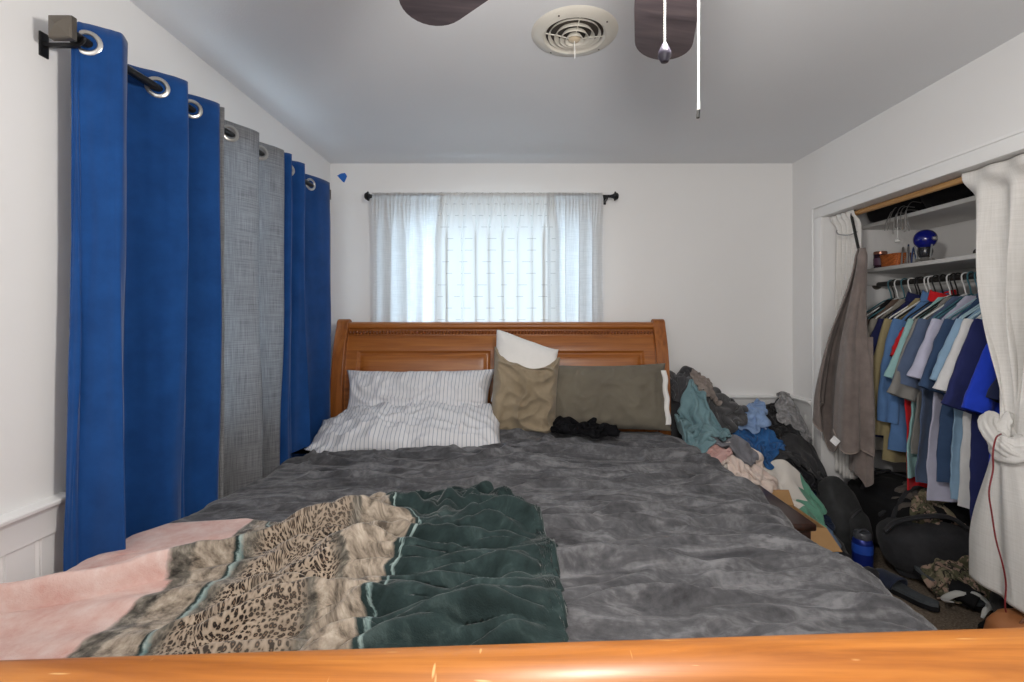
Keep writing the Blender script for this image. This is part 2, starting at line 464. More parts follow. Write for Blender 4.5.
rail('trim_1', 'left', YF, 1.33, ZR); bead('trim_2', 'left', YF, 1.345, ZR-.09)
rail('trim_3', 'left', 2.83, YB, ZR); bead('trim_4', 'left', 2.83, YB, ZR-.09)
rail('trim_5', 'back', XL, XR, ZR-.03); bead('trim_6', 'back', XL, XR, ZR-.115)
rail('trim_7', 'right', 2.965, YB, ZR-.03); bead('trim_8', 'right', 2.965, YB, ZR-.115)
# flat casing round the closet opening
mb = MB()
mb.box(XR-.016, XR+.002, 2.87, 2.948, 0, 1.905, .003).box(XR-.016, XR+.002, .88, 2.948, 1.905, 1.965, .003)
mb.box(XR-.016, XR+.002, .88, .95, 0, 1.905, .003)
struct('trim_9', mb, M_TRIM)
mb = MB(); mb.box(XR-.02, XR, 2.948, 2.962, 0, 1.979, .003).box(XR-.02, XR, .87, 2.962, 1.965, 1.979, .003)
struct('trim_10', mb, M_TRIM)
struct('baseboard_left', MB().box(XL, XL+.014, YF, YB, 0, .09, .003), M_TRIM)
struct('baseboard_back', MB().box(XL+.014, XR, YB-.014, YB, 0, .09, .003), M_TRIM)
struct('baseboard_right', MB().box(XR-.014, XR, 2.962, YB-.014, 0, .09, .003), M_TRIM)

# ================================================================== THE BED
bed = thing('sleigh_bed', 'honey oak king sleigh bed with rolled footboard and panelled headboard', 'bed', (-.12, 1.8, 0))
HXL, HXR = -1.157, .905
def hy(z):                                            # front face of the headboard leans back as it rises
    return pl(z, [(0, 2.925), (.6, 2.925), (.85, 2.935), (1.0, 2.955), (1.12, 2.982), (1.20, 3.015), (1.30, 3.06)])
PZ = [(.0), .3, .6, .72, .84, .94, 1.03, 1.09, 1.14, 1.19, 1.23, 1.255]
for s, (xa, xb) in enumerate(((HXL, HXL+.075), (HXR-.075, HXR))):
    mb = MB(); flare = -1 if s == 0 else 1
    prof = []
    for z in PZ: prof.append((hy(z)-.035, z))
    yt, zt = hy(1.255), 1.255
    for k in range(9):                                # scrolled top
        a = PI-k*PI*1.15/8; prof.append((yt+.005+.04*math.cos(a), zt+.005+.034*math.sin(a)))
    back = [(hy(z)+.035, z) for z in PZ if z < 1.24][::-1]
    poly = prof+back
    mb.prism(poly, lambda y, z: (xa, y, z), lambda y, z: (xb, y, z))
    o = mb.build('bedpost', M_OAKV, bed, angle=35)
    bv = o.modifiers.new('bevel', 'BEVEL'); bv.width = .006; bv.segments = 2; bv.limit_method = 'ANGLE'
BX0, BX1 = HXL+.075, HXR-.075
PAN = [(BX0+.075, -.305), (.0, BX1-.055)]             # two sunk panels
PAN = [(BX0+.062, -.185), (-.065, BX1-.062)]
PZ0, PZ1 = .55, 1.10
def hb(u, v):
    x = lerp(BX0, BX1, u); z = lerp(.35, 1.232, v); d = 0
    for a, b in PAN:
        e = min(x-a, b-x, PZ1-z)
        if e > -.004:
            if e < .004: d = max(d, -.006)            # raised lip
            elif e < .020: d = .006+.012*smooth(.004, .020, e)
            elif e < .05: d = .018-.010*smooth(.024, .05, e)
            else: d = .008
    return (x, hy(z)+d, z)
xs = [BX0]
for a, b in PAN:
    for e in (-.005, -.003, .003, .0045, .009, .014, .020, .026, .034, .042, .051): xs += [a+e, b-e]
xs += [lerp(BX0, BX1, k/26) for k in range(27)]; xs = sorted(set(xs))
zs = [.35, .5, .6, .7, .8, .9, .98, 1.03, 1.06, 1.13, 1.16, 1.19, 1.215, 1.232]+[PZ1-e for e in (-.005, -.003, .003, .0045, .009, .014, .020, .026, .034, .042, .051)]
zs = sorted(set(zs))
mb = MB(); mb.surf(lambda u, v: hb((xs[round(u*(len(xs)-1))]-BX0)/(BX1-BX0), (zs[round(v*(len(zs)-1))]-.35)/.882), len(xs), len(zs))
nf = len(mb.v)                                        # back face
mb.surf(lambda u, v: (lerp(BX0, BX1, u), hy(lerp(.35, 1.232, v))+.045, lerp(.35, 1.232, v)), 2, 14)
mb.build('headboard', M_OAK, bed, angle=30)
mb = MB(); yc, zc = hy(1.255)+.012, 1.249              # rolled cap rail
prof = [(yc+.042*math.cos(a)*1.0, zc+.026*math.sin(a)) for a in [2*PI*k/20 for k in range(20)]]
mb.prism(prof, lambda y, z: (BX0, y, z), lambda y, z: (BX1, y, z)); mb.build('cap_rail', M_OAK, bed)
mb = MB(); zr = 1.209; n = 92                          # twisted rope moulding
for k in range(n):
    x = BX0+(BX1-BX0)*(k+.5)/n; y = hy(zr)-.004
    bm = bmesh.new(); bmesh.ops.create_uvsphere(bm, u_segments=8, v_segments=6, radius=1)
    mt = Matrix.Translation((x, y, zr)) @ Matrix.Rotation(R(28), 4, 'Y') @ Matrix.Diagonal((.0085, .009, .0125, 1))
    mb.bm(bm, mt)
mb.build('rope_moulding', wood('dark_oak_moulding', srgb(92, 44, 12), srgb(128, 66, 22), srgb(150, 84, 34), .35), bed)
mb = MB(); mb.prism([(hy(1.22)-.008, 1.221), (hy(1.22)-.008, 1.227), (hy(1.22)+.01, 1.229), (hy(1.22)+.01, 1.219)], lambda y, z: (BX0, y, z), lambda y, z: (BX1, y, z))
mb.prism([(hy(1.19)-.006, 1.190), (hy(1.19)-.006, 1.196), (hy(1.19)+.01, 1.198), (hy(1.19)+.01, 1.188)], lambda y, z: (BX0, y, z), lambda y, z: (BX1, y, z))
mb.build('bead_strip', M_OAK, bed)
# footboard: a rolled top over a curved panel, standing a little askew
FA = R(2.7)
def fbp(x, y, z):
    p = Matrix.Rotation(FA, 3, 'Z') @ Vector((x, y, z)); return (p.x-.02, p.y+.598, p.z)
mb = MB(); RR = .060
prof = [(RR*1.05*math.cos(a), .820+RR*math.sin(a)) for a in [2*PI*k/40 for k in range(40)]]
mb.prism(prof, lambda y, z: fbp(-1.16, y, z), lambda y, z: fbp(.95, y, z)); mb.build('footboard_roll', M_OAKF, bed)
mb = MB()
prof = [(.045, .80), (.055, .70), (.045, .55), (.04, .25), (.0, .25), (.0, .55), (.012, .70), (.0, .80)]
mb.prism(prof, lambda y, z: fbp(-1.10, y, z), lambda y, z: fbp(.89, y, z)); mb.build('footboard_panel', M_OAK, bed, angle=30)
for xa, xb in ((-1.175, -1.10), (.89, .965)):
    mb = MB(); prof = [(.055, 0), (.058, .55), (.065, .70), (.060, .80), (.040, .862), (0, .876), (-.045, .862), (-.066, .81), (-.05, .76), (-.02, .72), (-.012, .55), (-.012, 0)]
    mb.prism(prof, lambda y, z: fbp(xa, y, z), lambda y, z: fbp(xb, y, z))
    mb.build('bedpost', M_OAKV, bed, angle=40)
for xa, xb in ((-1.13, -1.10), (.86, .89)):
    MB().box(xa, xb, .68, 2.93, .22, .42, .004).build('side_rail', M_OAK, bed)
tag(MB().box(-1.07, .80, .72, 2.90, .28, .585, .05, 3).build('mattress', fabric('mattress_ticking', (.7, .69, .66)), None), 'white king mattress lying inside the oak bed under the grey duvet', 'mattress')

# ------------------------------------------------------------------ grey plush duvet
ZD = .628
def dedgeL(y): return pl(y, [(.7, -1.235), (1.05, -1.22), (1.5, -1.185), (2.0, -1.12), (2.6, -1.08), (2.9, -1.06)])
def dedgeR(y): return pl(y, [(.7, .905), (1.3, .945), (2.0, .965), (2.9, .935)])
def duvet_xz(s, y):
    """s in 0..1 from the left hem, over the top, to the right hem; returns x, z, flatness"""
    xl, xr = dedgeL(y), dedgeR(y); rl, rr = .07, .15
    drop_l, drop_r = .18, .30
    l1 = drop_l; l2 = l1+rl*PI/2; l3 = l2+(xr-xl-rl-rr); l4 = l3+rr*PI/2; l5 = l4+drop_r
    q = s*l5; puff = .035*math.sin(PI*min(1, max(0, (xr-0-0)*0+ (q-l2)/(l3-l2))))
    if q < l1: return xl, ZD-rl-(l1-q), 0
    if q < l2: a = (q-l1)/rl; return xl+rl*(1-math.cos(a)), ZD-rl+rl*math.sin(a), a/(PI/2)
    if q < l3: return xl+rl+(q-l2), ZD+puff*.6, 1
    if q < l4: a = (q-l3)/rr; return xr-rr+rr*math.sin(a), ZD-rr+rr*math.cos(a), 1-a/(PI/2)
    return xr+.02*(q-l4)/drop_r, ZD-rr-(q-l4), 0
def duvet_len(y): return .18+.07*PI/2+(dedgeR(y)-dedgeL(y)-.07-.15)+.15*PI/2+.30
DN, DM, DY0, DY1 = 330, 290, .735, 2.86
def duvet_sheet():
    """creases of the duvet; returns (across, along, height) per grid point"""
    SL = 2.75; S, V = np.meshgrid(np.linspace(0, SL, DN), np.linspace(DY0, DY1, DM), indexing='ij'); X = S-1.42
    def head_across(x, y, rg): return .18*(x+.2)*(1 if x > 0 else .5)+.55*nz(x*1.2, y*1.3, 2)+.25*nz(x*3, y*3, 6)
    def head_fan(x, y, rg): return .55-.5*(x-.2)+.4*nz(x*1.5, y*1.5, 12)
    def head_rand(x, y, rg): return 2.2*nz(x*1.6, y*1.6, 22)+.3
    H = ridges(X, V, 1, 95, lambda r: (r.uniform(-1.1, 1.2), r.uniform(.8, 2.75)), head_across, (.25, 1.0), (.009, .022), (.008, .022), 2.6)
    H = np.maximum(H, ridges(X, V, 2, 34, lambda r: (r.uniform(.1, .7), r.uniform(.9, 1.9)), head_fan, (.25, .75), (.010, .026), (.008, .022), 2.6))
    H2 = ridges(X, V, 3, 120, lambda r: (r.uniform(-1.1, 1.0), r.uniform(1.5, 2.85)), head_rand, (.10, .38), (.008, .018), (.005, .014))
    H3 = ridges(X, V, 4, 150, lambda r: (r.uniform(-1.2, 1.3), r.uniform(.8, 2.85)), head_across, (.10, .45), (.006, .013), (.003, .008))
    H4 = ridges(X, V, 5, 40, lambda r: (r.uniform(.45, 1.2), r.uniform(.8, 2.6)), lambda x, y, r: .1+.3*nz(x*2, y*2, 30), (.2, .6), (.010, .024), (.006, .016))
    H5 = ridges(X, V, 6, 40, lambda r: (r.uniform(-.05, .95), r.uniform(.95, 2.55)), lambda x, y, r: .32-.75*(x-.05)+.22*nz(x*1.4, y*1.6, 40), (.5, 1.3), (.010, .019), (.010, .020), 2.4)
    H5 += .6*ridges(X, V, 7, 26, lambda r: (r.uniform(-1.0, .2), r.uniform(1.6, 2.6)), lambda x, y, r: -.1+.9*nz(x*1.2, y*1.4, 44), (.4, 1.0), (.010, .022), (.010, .020), 2.2)
    for i in range(DN):
        for j in range(DM): H[i, j] = H[i, j]*(1-.7*smooth(-.9, -1.05, X[i, j])*smooth(2.2, 2.45, V[i, j]))+.35*H2[i, j]+.7*H2[i, j]*smooth(1.7, 2.4, V[i, j])+.6*H3[i, j]+.5*H4[i, j]+.0022*fb(X[i, j]*22, V[i, j]*22, 3, 2)
    return np.stack([S, V-DY0, 1.55*H+2.0*H5], -1), SL
DS, DSL = duvet_sheet()
DV = np.zeros((DN, DM, 3))
for i in range(DN):
    for j in range(DM):
        s, y, h = DS[i, j]; y = DY0+y; u = min(1, max(0, s/DSL)); x, z, fl = duvet_xz(u, y)
        x2, z2, _ = duvet_xz(min(1, u+.004), y); x1, z1, _ = duvet_xz(max(0, u-.004), y)
        t = Vector((x2-x1, z2-z1)).normalized(); h += .018*nz(x*1.4, y*1.6, 31)*fl-.001
        h *= 1-.6*smooth(-.62, -.85, x)*smooth(1.62, 1.42, y)
        DV[i, j] = (x-t.y*h, y, z+t.x*h)
FB = Field(-1.30, 1.05, .70, 2.95, lambda x, y: ZD-.10)
FB.splat(DV.reshape(-1, 3), DN, DM, .012, False)
for _ in range(2):
    k = FB.h.copy(); k[1:-1, 1:-1] = np.maximum(FB.h[1:-1, 1:-1], (FB.h[:-2, 1:-1]+FB.h[2:, 1:-1]+FB.h[1:-1, :-2]+FB.h[1:-1, 2:])/4); FB.h = k
def bedz(x, y): return FB.val(x, y)
def plushmat():
    m, nt, p = newmat('grey_plush'); v = coords(nt)
    a = noise_n(nt, coords(nt, 'Object', (.8, 3.2, 1)), 6.0, 7, .68, .8); b = noise_n(nt, v, 55, 3)
    f = mix(nt, .22, a, b)
    c = ramp(nt, f, [(.36, srgb(62, 62, 65)), (.5, srgb(88, 88, 91)), (.63, srgb(122, 122, 125))])  # nap streaks along the folds, contrast raised to paint in crease shading
    L(nt, c, p.inputs['Base Color']); p.inputs['Roughness'].default_value = .95; p.inputs['Specular IOR Level'].default_value = .1
    p.inputs['Sheen Weight'].default_value = .25; p.inputs['Sheen Roughness'].default_value = .35
    bump(nt, p, noise_n(nt, v, 320, 2), .35, .004); return m
mb = MB(); mb.surf(lambda u, v: tuple(DV[round(u*(DN-1)), round(v*(DM-1))]), DN, DM)
d = mb.build('duvet', plushmat(), None, angle=180)
tag(d, 'wrinkled charcoal grey plush duvet spread over the oak bed', 'duvet')
# ------------------------------------------------------------------ throw blanket with animal print across the foot of the bed
def throwmat():
    m, nt, p = newmat('banded_throw')
    uv = N(nt, 'ShaderNodeUVMap'); sep = N(nt, 'ShaderNodeSeparateXYZ'); L(nt, uv.outputs[0], sep.inputs[0])
    o = uv.outputs[0]
    n1 = noise_n(nt, o, 7, 4); n2 = noise_n(nt, o, 34, 4, .65); n3 = noise_n(nt, o, 13, 5, .7)
    u = math_n(nt, 'ADD', sep.outputs[0], math_n(nt, 'MULTIPLY', math_n(nt, 'SUBTRACT', n2, .5), .03))
    pink = ramp(nt, n3, [(.3, srgb(200, 152, 142)), (.5, srgb(212, 180, 172)), (.72, srgb(222, 202, 196))])
    greyb = ramp(nt, n2, [(.35, srgb(54, 52, 49)), (.52, srgb(108, 103, 95)), (.7, srgb(164, 157, 145))])
    cream = ramp(nt, n2, [(.34, srgb(84, 76, 68)), (.5, srgb(148, 136, 122)), (.7, srgb(190, 178, 163))])
    teal = ramp(nt, n3, [(.35, srgb(30, 41, 41)), (.55, srgb(44, 58, 58)), (.75, srgb(76, 90, 89))])
    pale = ramp(nt, n2, [(.3, srgb(96, 122, 122)), (.7, srgb(170, 186, 182))])
    vo = N(nt, 'ShaderNodeTexVoronoi', Scale=120.0, Randomness=.9); wv = N(nt, 'ShaderNodeVectorMath', operation='ADD')
    nn = N(nt, 'ShaderNodeTexNoise', Scale=110.0, Detail=2); L(nt, o, nn.inputs['Vector'])
    sc_ = N(nt, 'ShaderNodeVectorMath', operation='SCALE'); sc_.inputs['Scale'].default_value = .007
    L(nt, nn.outputs['Color'], sc_.inputs[0]); L(nt, o, wv.inputs[0]); L(nt, sc_.outputs[0], wv.inputs[1]); L(nt, wv.outputs[0], vo.inputs['Vector'])
    ds = math_n(nt, 'ADD', vo.outputs['Distance'], math_n(nt, 'MULTIPLY', math_n(nt, 'SUBTRACT', n2, .5), .25))
    leo = ramp(nt, ds, [(.13, srgb(122, 98, 80)), (.21, srgb(38, 33, 31)), (.40, srgb(42, 36, 33)), (.48, srgb(150, 134, 117)), (.8, srgb(176, 161, 144))])
    leo = mix(nt, ramp(nt, n1, [(.45, 0.0), (.62, .35)]), leo, srgb(120, 110, 100))
    def band(prev, nxt, at, wid=.006):
        k = N(nt, 'ShaderNodeMapRange'); L(nt, u, k.inputs['Value']); k.inputs['From Min'].default_value = at-wid; k.inputs['From Max'].default_value = at+wid
        return mix(nt, k.outputs[0], prev, nxt)
    c = band(pink, greyb, .375); c = band(c, cream, .42); c = band(c, teal, .494, .003); c = band(c, pale, .503, .003)
    c = band(c, greyb, .513, .006); c = band(c, leo, .545, .015)
    c = band(c, greyb, .80, .012); c = band(c, cream, .825); c = band(c, teal, .935, .003); c = band(c, pale, .948, .002); c = band(c, teal, .953, .003)
    L(nt, c, p.inputs['Base Color']); p.inputs['Roughness'].default_value = .95; p.inputs['Specular IOR Level'].default_value = .12
    p.inputs['Sheen Weight'].default_value = .3; p.inputs['Sheen Roughness'].default_value = .35
    bump(nt, p, noise_n(nt, o, 330, 2), .4, .004); return m
# far edge of the throw (x along the bed's width -> y), near edge lies behind the footboard
TFAR = [(-1.225, 1.10), (-1.215, 1.36), (-1.10, 1.50), (-.86, 1.51), (-.72, 1.475), (-.60, 1.48), (-.50, 1.55), (-.42, 1.57), (-.33, 1.65), (-.23, 1.69), (-.14, 1.74), (-.02, 1.58), (.04, 1.50), (.08, 1.30), (.10, 1.0)]
TN, TM = 260, 230
YL = [(-1.3, 1.00), (-1.20, 1.03), (-1.0, 1.11), (-.80, 1.22), (-.66, 1.30), (-.5, 1.36), (-.35, 1.40)]
def throw_sheet():
    U, V = np.meshgrid(np.linspace(0, 1, TN), np.linspace(0, 1, TM), indexing='ij')
    X = np.zeros_like(U); Y = np.zeros_like(U); Z = np.zeros_like(U); W = np.zeros_like(U)
    for i in range(TN):
        x = lerp(-1.215, .085, i/(TN-1)); yf = pl(x, TFAR); wr = smooth(-.76, -.55, x)
        for j in range(TM):
            y = lerp(.79, yf, V[i, j]); q_ = smooth(.08, -.08, x); X[i, j] = x+(wr*.022*nz(x*4, y*7, 60)+.012*nz(x*9, y*9, 63))*(.25+.75*q_); Y[i, j] = y+wr*.02*nz(x*5, y*4, 66); W[i, j] = wr
    hd = lambda x, y, r: .28+.75*nz(x*1.7, y*1.9, 2)+.35*nz(x*4, y*4, 8)-.15*(x+.2)
    hr = lambda x, y, r: 2.4*nz(x*2.2, y*2.2, 33)+.5
    pr = lambda r: (r.uniform(-.68, .06), r.uniform(.82, 1.72))
    H = ridges(X, Y, 11, 120, pr, hd, (.14, .48), (.008, .017), (.012, .032), 2.3, .03)
    H += .45*ridges(X, Y, 12, 90, pr, hr, (.08, .22), (.007, .014), (.010, .024), 1.8, .025)
    H += .4*ridges(X, Y, 13, 160, pr, hd, (.06, .24), (.005, .009), (.005, .012), 1.6, .025)
    H += .55*ridges(X, Y, 14, 16, lambda r: (r.uniform(-.5, -.05), r.uniform(1.4, 1.72)), hr, (.12, .3), (.012, .02), (.02, .035), 1.9, .025)
    F2 = ridges(X, Y, 15, 26, lambda r: (r.uniform(-1.2, -.6), r.uniform(.85, 1.5)), lambda x, y, r: .35+.6*nz(x*2, y*2, 5), (.15, .5), (.010, .022), (.004, .009), 1.6, .03)
    uv = []; P = np.zeros((TN, TM, 3)); S_ = np.zeros_like(U)
    for i in range(TN):
        l = 0
        for j in range(TM):
            x, y, wr = X[i, j], Y[i, j], W[i, j]; h = 1.3*H[i, j]*(.05+.95*wr)+F2[i, j]*(1-.6*wr)
            yl = pl(x, YL); k = (y-yl)/.050; am = pl(x, [(-1.25, .058), (-.9, .056), (-.6, .060), (-.42, .045), (-.28, 0)])
            h += am*(math.exp(-k*k*.9) if k > 0 else math.exp(-k*k*16))*(1+.15*nz(x*9, y*9, 4))
            ed = min(1, i/4, smooth(0, 26, TN-1-i), (TM-1-j)/7); h += .010*smooth(.88, .97, V[i, j])*wr
            P[i, j] = (x, y, FB.val(x, y)+.004+h*(.2+.8*ed)); S_[i, j] = h
            if j: l += math.hypot(P[i, j, 1]-P[i, j-1, 1], P[i, j, 2]-P[i, j-1, 2])
            s = (x+1.215)/1.30*1.30+.030*wr+.19*smooth(1.36, 1.53, y)*smooth(-.86, -.70, x)*smooth(.05, -.25, x)
            s += (H[i, j]-.022)*.9*wr*math.sin(x*5+y*9)+.018*nz(x*3, y*6, 70)+.010*nz(x*11, y*14, 71)
            s += (.02*smooth(yl-.05, yl-.02, y)-.03*smooth(yl+.035, yl+.06, y))*smooth(-.25, -.5, x)
            uv.append((s, l))
    return P, uv
TP, TUV = throw_sheet()
mb = MB(); mb.surf(lambda u, v: tuple(TP[round(u*(TN-1)), round(v*(TM-1))]), TN, TM)
mb.uv = TUV; mb.hasuv = True
t = mb.build('throw_blanket', throwmat(), None, angle=180, solid=.010, solid_off=1)
tag(t, 'soft throw with pink, leopard print and dark green bands bunched across the bed foot', 'blanket')
lab = MB(); lab.box(-.014, .014, -.010, .010, 0, .002, .0005)
lab.map(lambda p: Matrix.Rotation(R(24), 3, 'Z') @ Matrix.Rotation(R(38), 3, 'X') @ p+Vector((-.325, 1.655, FB.val(-.325, 1.655)+.03)))
lab.build('care_label', fabric('white_label', (.8, .8, .8)), t)

# ------------------------------------------------------------------ pillows
def pillow_pts(wd, ht, th, seed, wrk=.01, pull=.06, sag=0.0, n=64):
    """front and back sheets of a pillow lying in its own x-z plane, thickness along y"""
    out = []
    def pt(u, v, s):
        a = u*2-1; b = v*2-1
        e = max(0, 1-abs(a)**3.2)*max(0, 1-abs(b)**2.6)
        inset = 1-pull*((1-abs(b)**2)*abs(a)**4)          # sides bow inwards between the corners
        inset2 = 1-pull*((1-abs(a)**2)*abs(b)**4)
        x = a*wd/2*inset; z = b*ht/2*inset2-sag*(1-a*a)*(b > 0)*b
        t = th/2*e**.55
        k = 1-e**.5
        r = max(0, 1-abs(nz(x*7+seed, z*5+2*nz(x*4, z*4, seed+9), seed))*2.3)
        r2 = max(0, 1-abs(nz(x*13+seed, z*15, seed+4))*2.2)
        # creases radiating from corners
        cr_ = math.sin(10*math.atan2(1.05-abs(b), 1.05-abs(a))*1.0+seed)*smooth(.5, 1.0, abs(a))*smooth(.35, 1, abs(b))
        w = wrk*(r*r*.9+r2*.5)*(1 if e > .02 else 0)*min(1, e*4)+wrk*.5*cr_*min(1, e*6)
        return (x, -s*(t+w), z)
    return pt
def pillow(mb, wd, ht, th, seed, mat, wrk=.01, pull=.06, sag=0.0, n=64, uvs=None):
    pt = pillow_pts(wd, ht, th, seed, wrk, pull, sag)
    uvf = lambda u, v: (u*wd, v*ht)
    tmp = MB(); tmp.surf(lambda u, v: pt(u, v, 1), n, n, uvfn=uvf); tmp.surf(lambda u, v: pt(u, v, -1), n, n, uvfn=uvf)
    tmp.map(lambda p: mat @ p); mb.add(tmp.v, tmp.f, tmp.uv); return mb
def stripemat():
    m, nt, p = newmat('striped_cotton'); uv = N(nt, 'ShaderNodeUVMap'); sep = N(nt, 'ShaderNodeSeparateXYZ'); L(nt, uv.outputs[0], sep.inputs[0])
    s = math_n(nt, 'SINE', math_n(nt, 'MULTIPLY', sep.outputs[0], 2*PI/.021)); 
    k = ramp(nt, s, [(.80, 0.0), (.97, 1.0)])
    c = mix(nt, k, (.74, .74, .76), srgb(150, 158, 174))
    L(nt, c, p.inputs['Base Color']); p.inputs['Roughness'].default_value = .9; p.inputs['Specular IOR Level'].default_value = .15
    bump(nt, p, noise_n(nt, coords(nt), 300, 2), .15, .003); return m
M_STRIPE = stripemat()
T = Matrix.Translation
RX = lambda a: Matrix.Rotation(R(a), 4, 'X'); RY = lambda a: Matrix.Rotation(R(a), 4, 'Y'); RZ = lambda a: Matrix.Rotation(R(a), 4, 'Z')
def Mx(x, y, z, rx=0, ry=0, rz=0): return T((x, y, z)) @ RZ(rz) @ RX(rx) @ RY(ry)
mb = MB(); pillow(mb, .90, .42, .20, 2.0, Mx(-.60, 2.80, .80, -24, -.5, -1), .020, .10)
tag(mb.build('striped_pillow', M_STRIPE, None, angle=180, weld=True), 'white striped pillow propped upright against the headboard on the bed left half', 'pillow')
mb = MB(); pillow(mb, 1.03, .44, .15, 7.0, Mx(-.605, 2.575, .698, -70, 0, 1), .020, .05)
def slump(p):
    k = smooth(-.78, -1.12, p.x); p.z -= .075*k; p.x -= .02*k
    r = max(0, 1-abs(nz(p.x*4, p.y*15+p.x*4, 3))*2.2); p.z += .016*r*r
    p.z = max(p.z, ZD+.004); return p
mb.map(slump)
tag(mb.build('striped_pillow', M_STRIPE, None, angle=180, weld=True), 'rumpled white striped pillow lying flat in front of the upright striped one', 'pillow')
gm = thing('green_pillow', 'olive grey pillow leaning on the headboard with white end showing', 'pillow', (.47, 2.80, .66))
mb = MB(); pillow(mb, .76, .40, .17, 11.0, Mx(.49, 2.825, .835, -17, -.5, 0), .013, .08)
mb.build('pillowcase', fabric('olive_cotton', srgb(104, 98, 87), srgb(118, 112, 99), 5, 350, .15), gm, angle=180, weld=True)
def sliver(u, v):
    z = lerp(-.165, .150, v); a = u*2*PI
    wob = .004*math.sin(v*17)
    return Mx(.49, 2.825, .835, -17, -.5, 0) @ Vector((.352+.016*math.cos(a)+wob+.006*v, .016*math.sin(a)*(1-abs(2*v-1)**6)-.03, z))
MB().surf(sliver, 12, 24, cu=True).build('white_pillow_end', fabric('white_cotton', (.78, .77, .75), None, 6, 350, .12, spread=.06), gm, angle=180)
tp = thing('tan_pillow', 'tan pillow standing on end with white pillow bulging out of its open case', 'pillow', (.03, 2.70, .65))
M_T = Mx(.022, 2.745, .885, -9, 4.5, 4)
def tanfix(p, top):
    q = M_T.inverted() @ p
    q.x *= 1-.07*smooth(-.1, .28, q.z)*0+.06*smooth(.05, -.25, q.z)
    return M_T @ q
mb = MB(); pillow(mb, .385, .50, .19, 17.0, M_T @ T((0, 0, -.015)), .032, .05, n=80)
def tan_open(p):
    q = M_T.inverted() @ p
    if q.z > .10:                                       # the mouth of the case sags open across the front
        k = smooth(.10, .235, q.z)
        q.z -= k*(.045+.05*math.exp(-((q.x-.03)/.10)**2)-.05*smooth(-.10, -.19, q.x)-.02*smooth(.1, .19, q.x))
        q.y *= 1+.12*k
    f = max(0, 1-abs(nz(q.x*3, q.z*11+q.x*9, 77))*2.2)
    if q.y < 0: q.y -= .012*f*f*smooth(-.12, .15, q.z)
    return M_T @ q
mb.map(tan_open); mb.build('pillowcase', fabric('tan_cotton', srgb(138, 124, 102), srgb(158, 144, 122), 5, 350, .15), tp, angle=180, weld=True)
mb = MB(); pillow(mb, .37, .36, .155, 19.0, M_T @ T((-.004, .004, .105)), .006, .06, n=48)
def whitetop(p):
    q = M_T.inverted() @ p
    if q.z > .15: q.z += .055*smooth(.1, -.19, q.x)*smooth(.15, .27, q.z)-.035*smooth(.02, .19, q.x)*smooth(.15, .27, q.z)
    return M_T @ q
mb.map(whitetop); mb.build('white_pillow', fabric('white_ticking', (.80, .79, .77), None, 6, 350, .12, spread=.06), tp, angle=180, weld=True)
# ================================================================== CURTAINS AT THE LEFT WINDOW
M_BLACKM = plain('black_metal', (.02, .02, .022), .35, .6)
M_PEWTER = plain('pewter', srgb(112, 106, 98), .45, .8)
M_STEEL = plain('brushed_steel', srgb(196, 194, 190), .3, .9)
RODX, RODZ = -1.178, 2.045
rod = thing('curtain_rod', 'black curtain rod with square pewter finials over the blue and grey curtains', 'curtain rod', (RODX, 1.25, RODZ))
MB().tube([(RODX, 1.245, RODZ), (RODX, 2.2, RODZ), (RODX, 2.885, RODZ)], .0125, 14).build('pole', M_BLACKM, rod)
for y, d in ((1.232, -1), (2.90, 1)):
    mb = MB(); h = .029; t = .030
    # square stepped finial, its face slightly pyramidal
    ry = lambda k: y+d*k
    ring = lambda a, k: [(RODX-a, ry(k), RODZ-a), (RODX+a, ry(k), RODZ-a), (RODX+a, ry(k), RODZ+a), (RODX-a, ry(k), RODZ+a)]
    vs = ring(.014, -.022)+ring(.018, -.014)+ring(h, -.010)+ring(h, .004)+ring(h*.92, .009)+[(RODX, ry(.020), RODZ)]
    fs = []
    for r in range(4):
        for k in range(4): fs.append((r*4+k, r*4+(k+1) % 4, r*4+4+(k+1) % 4, r*4+4+k))
    for k in range(4): fs.append((16+k, 16+(k+1) % 4, 20))
    mb.add(vs, fs).build('finial', M_PEWTER, rod, angle=10)
for y in (1.275, 2.868):
    mb = MB(); mb.box(XL, XL+.005, y-.012, y+.012, RODZ-.052, RODZ+.012, .001)
    mb.box(XL, RODX+.004, y-.006, y+.006, RODZ-.026, RODZ-.016, .001)
    mb.tube([(RODX+.018*math.cos(a), y, RODZ+.018*math.sin(a)) for a in [PI+PI*k/10 for k in range(11)]], .005, 8)
    mb.build('bracket', M_BLACKM, rod)

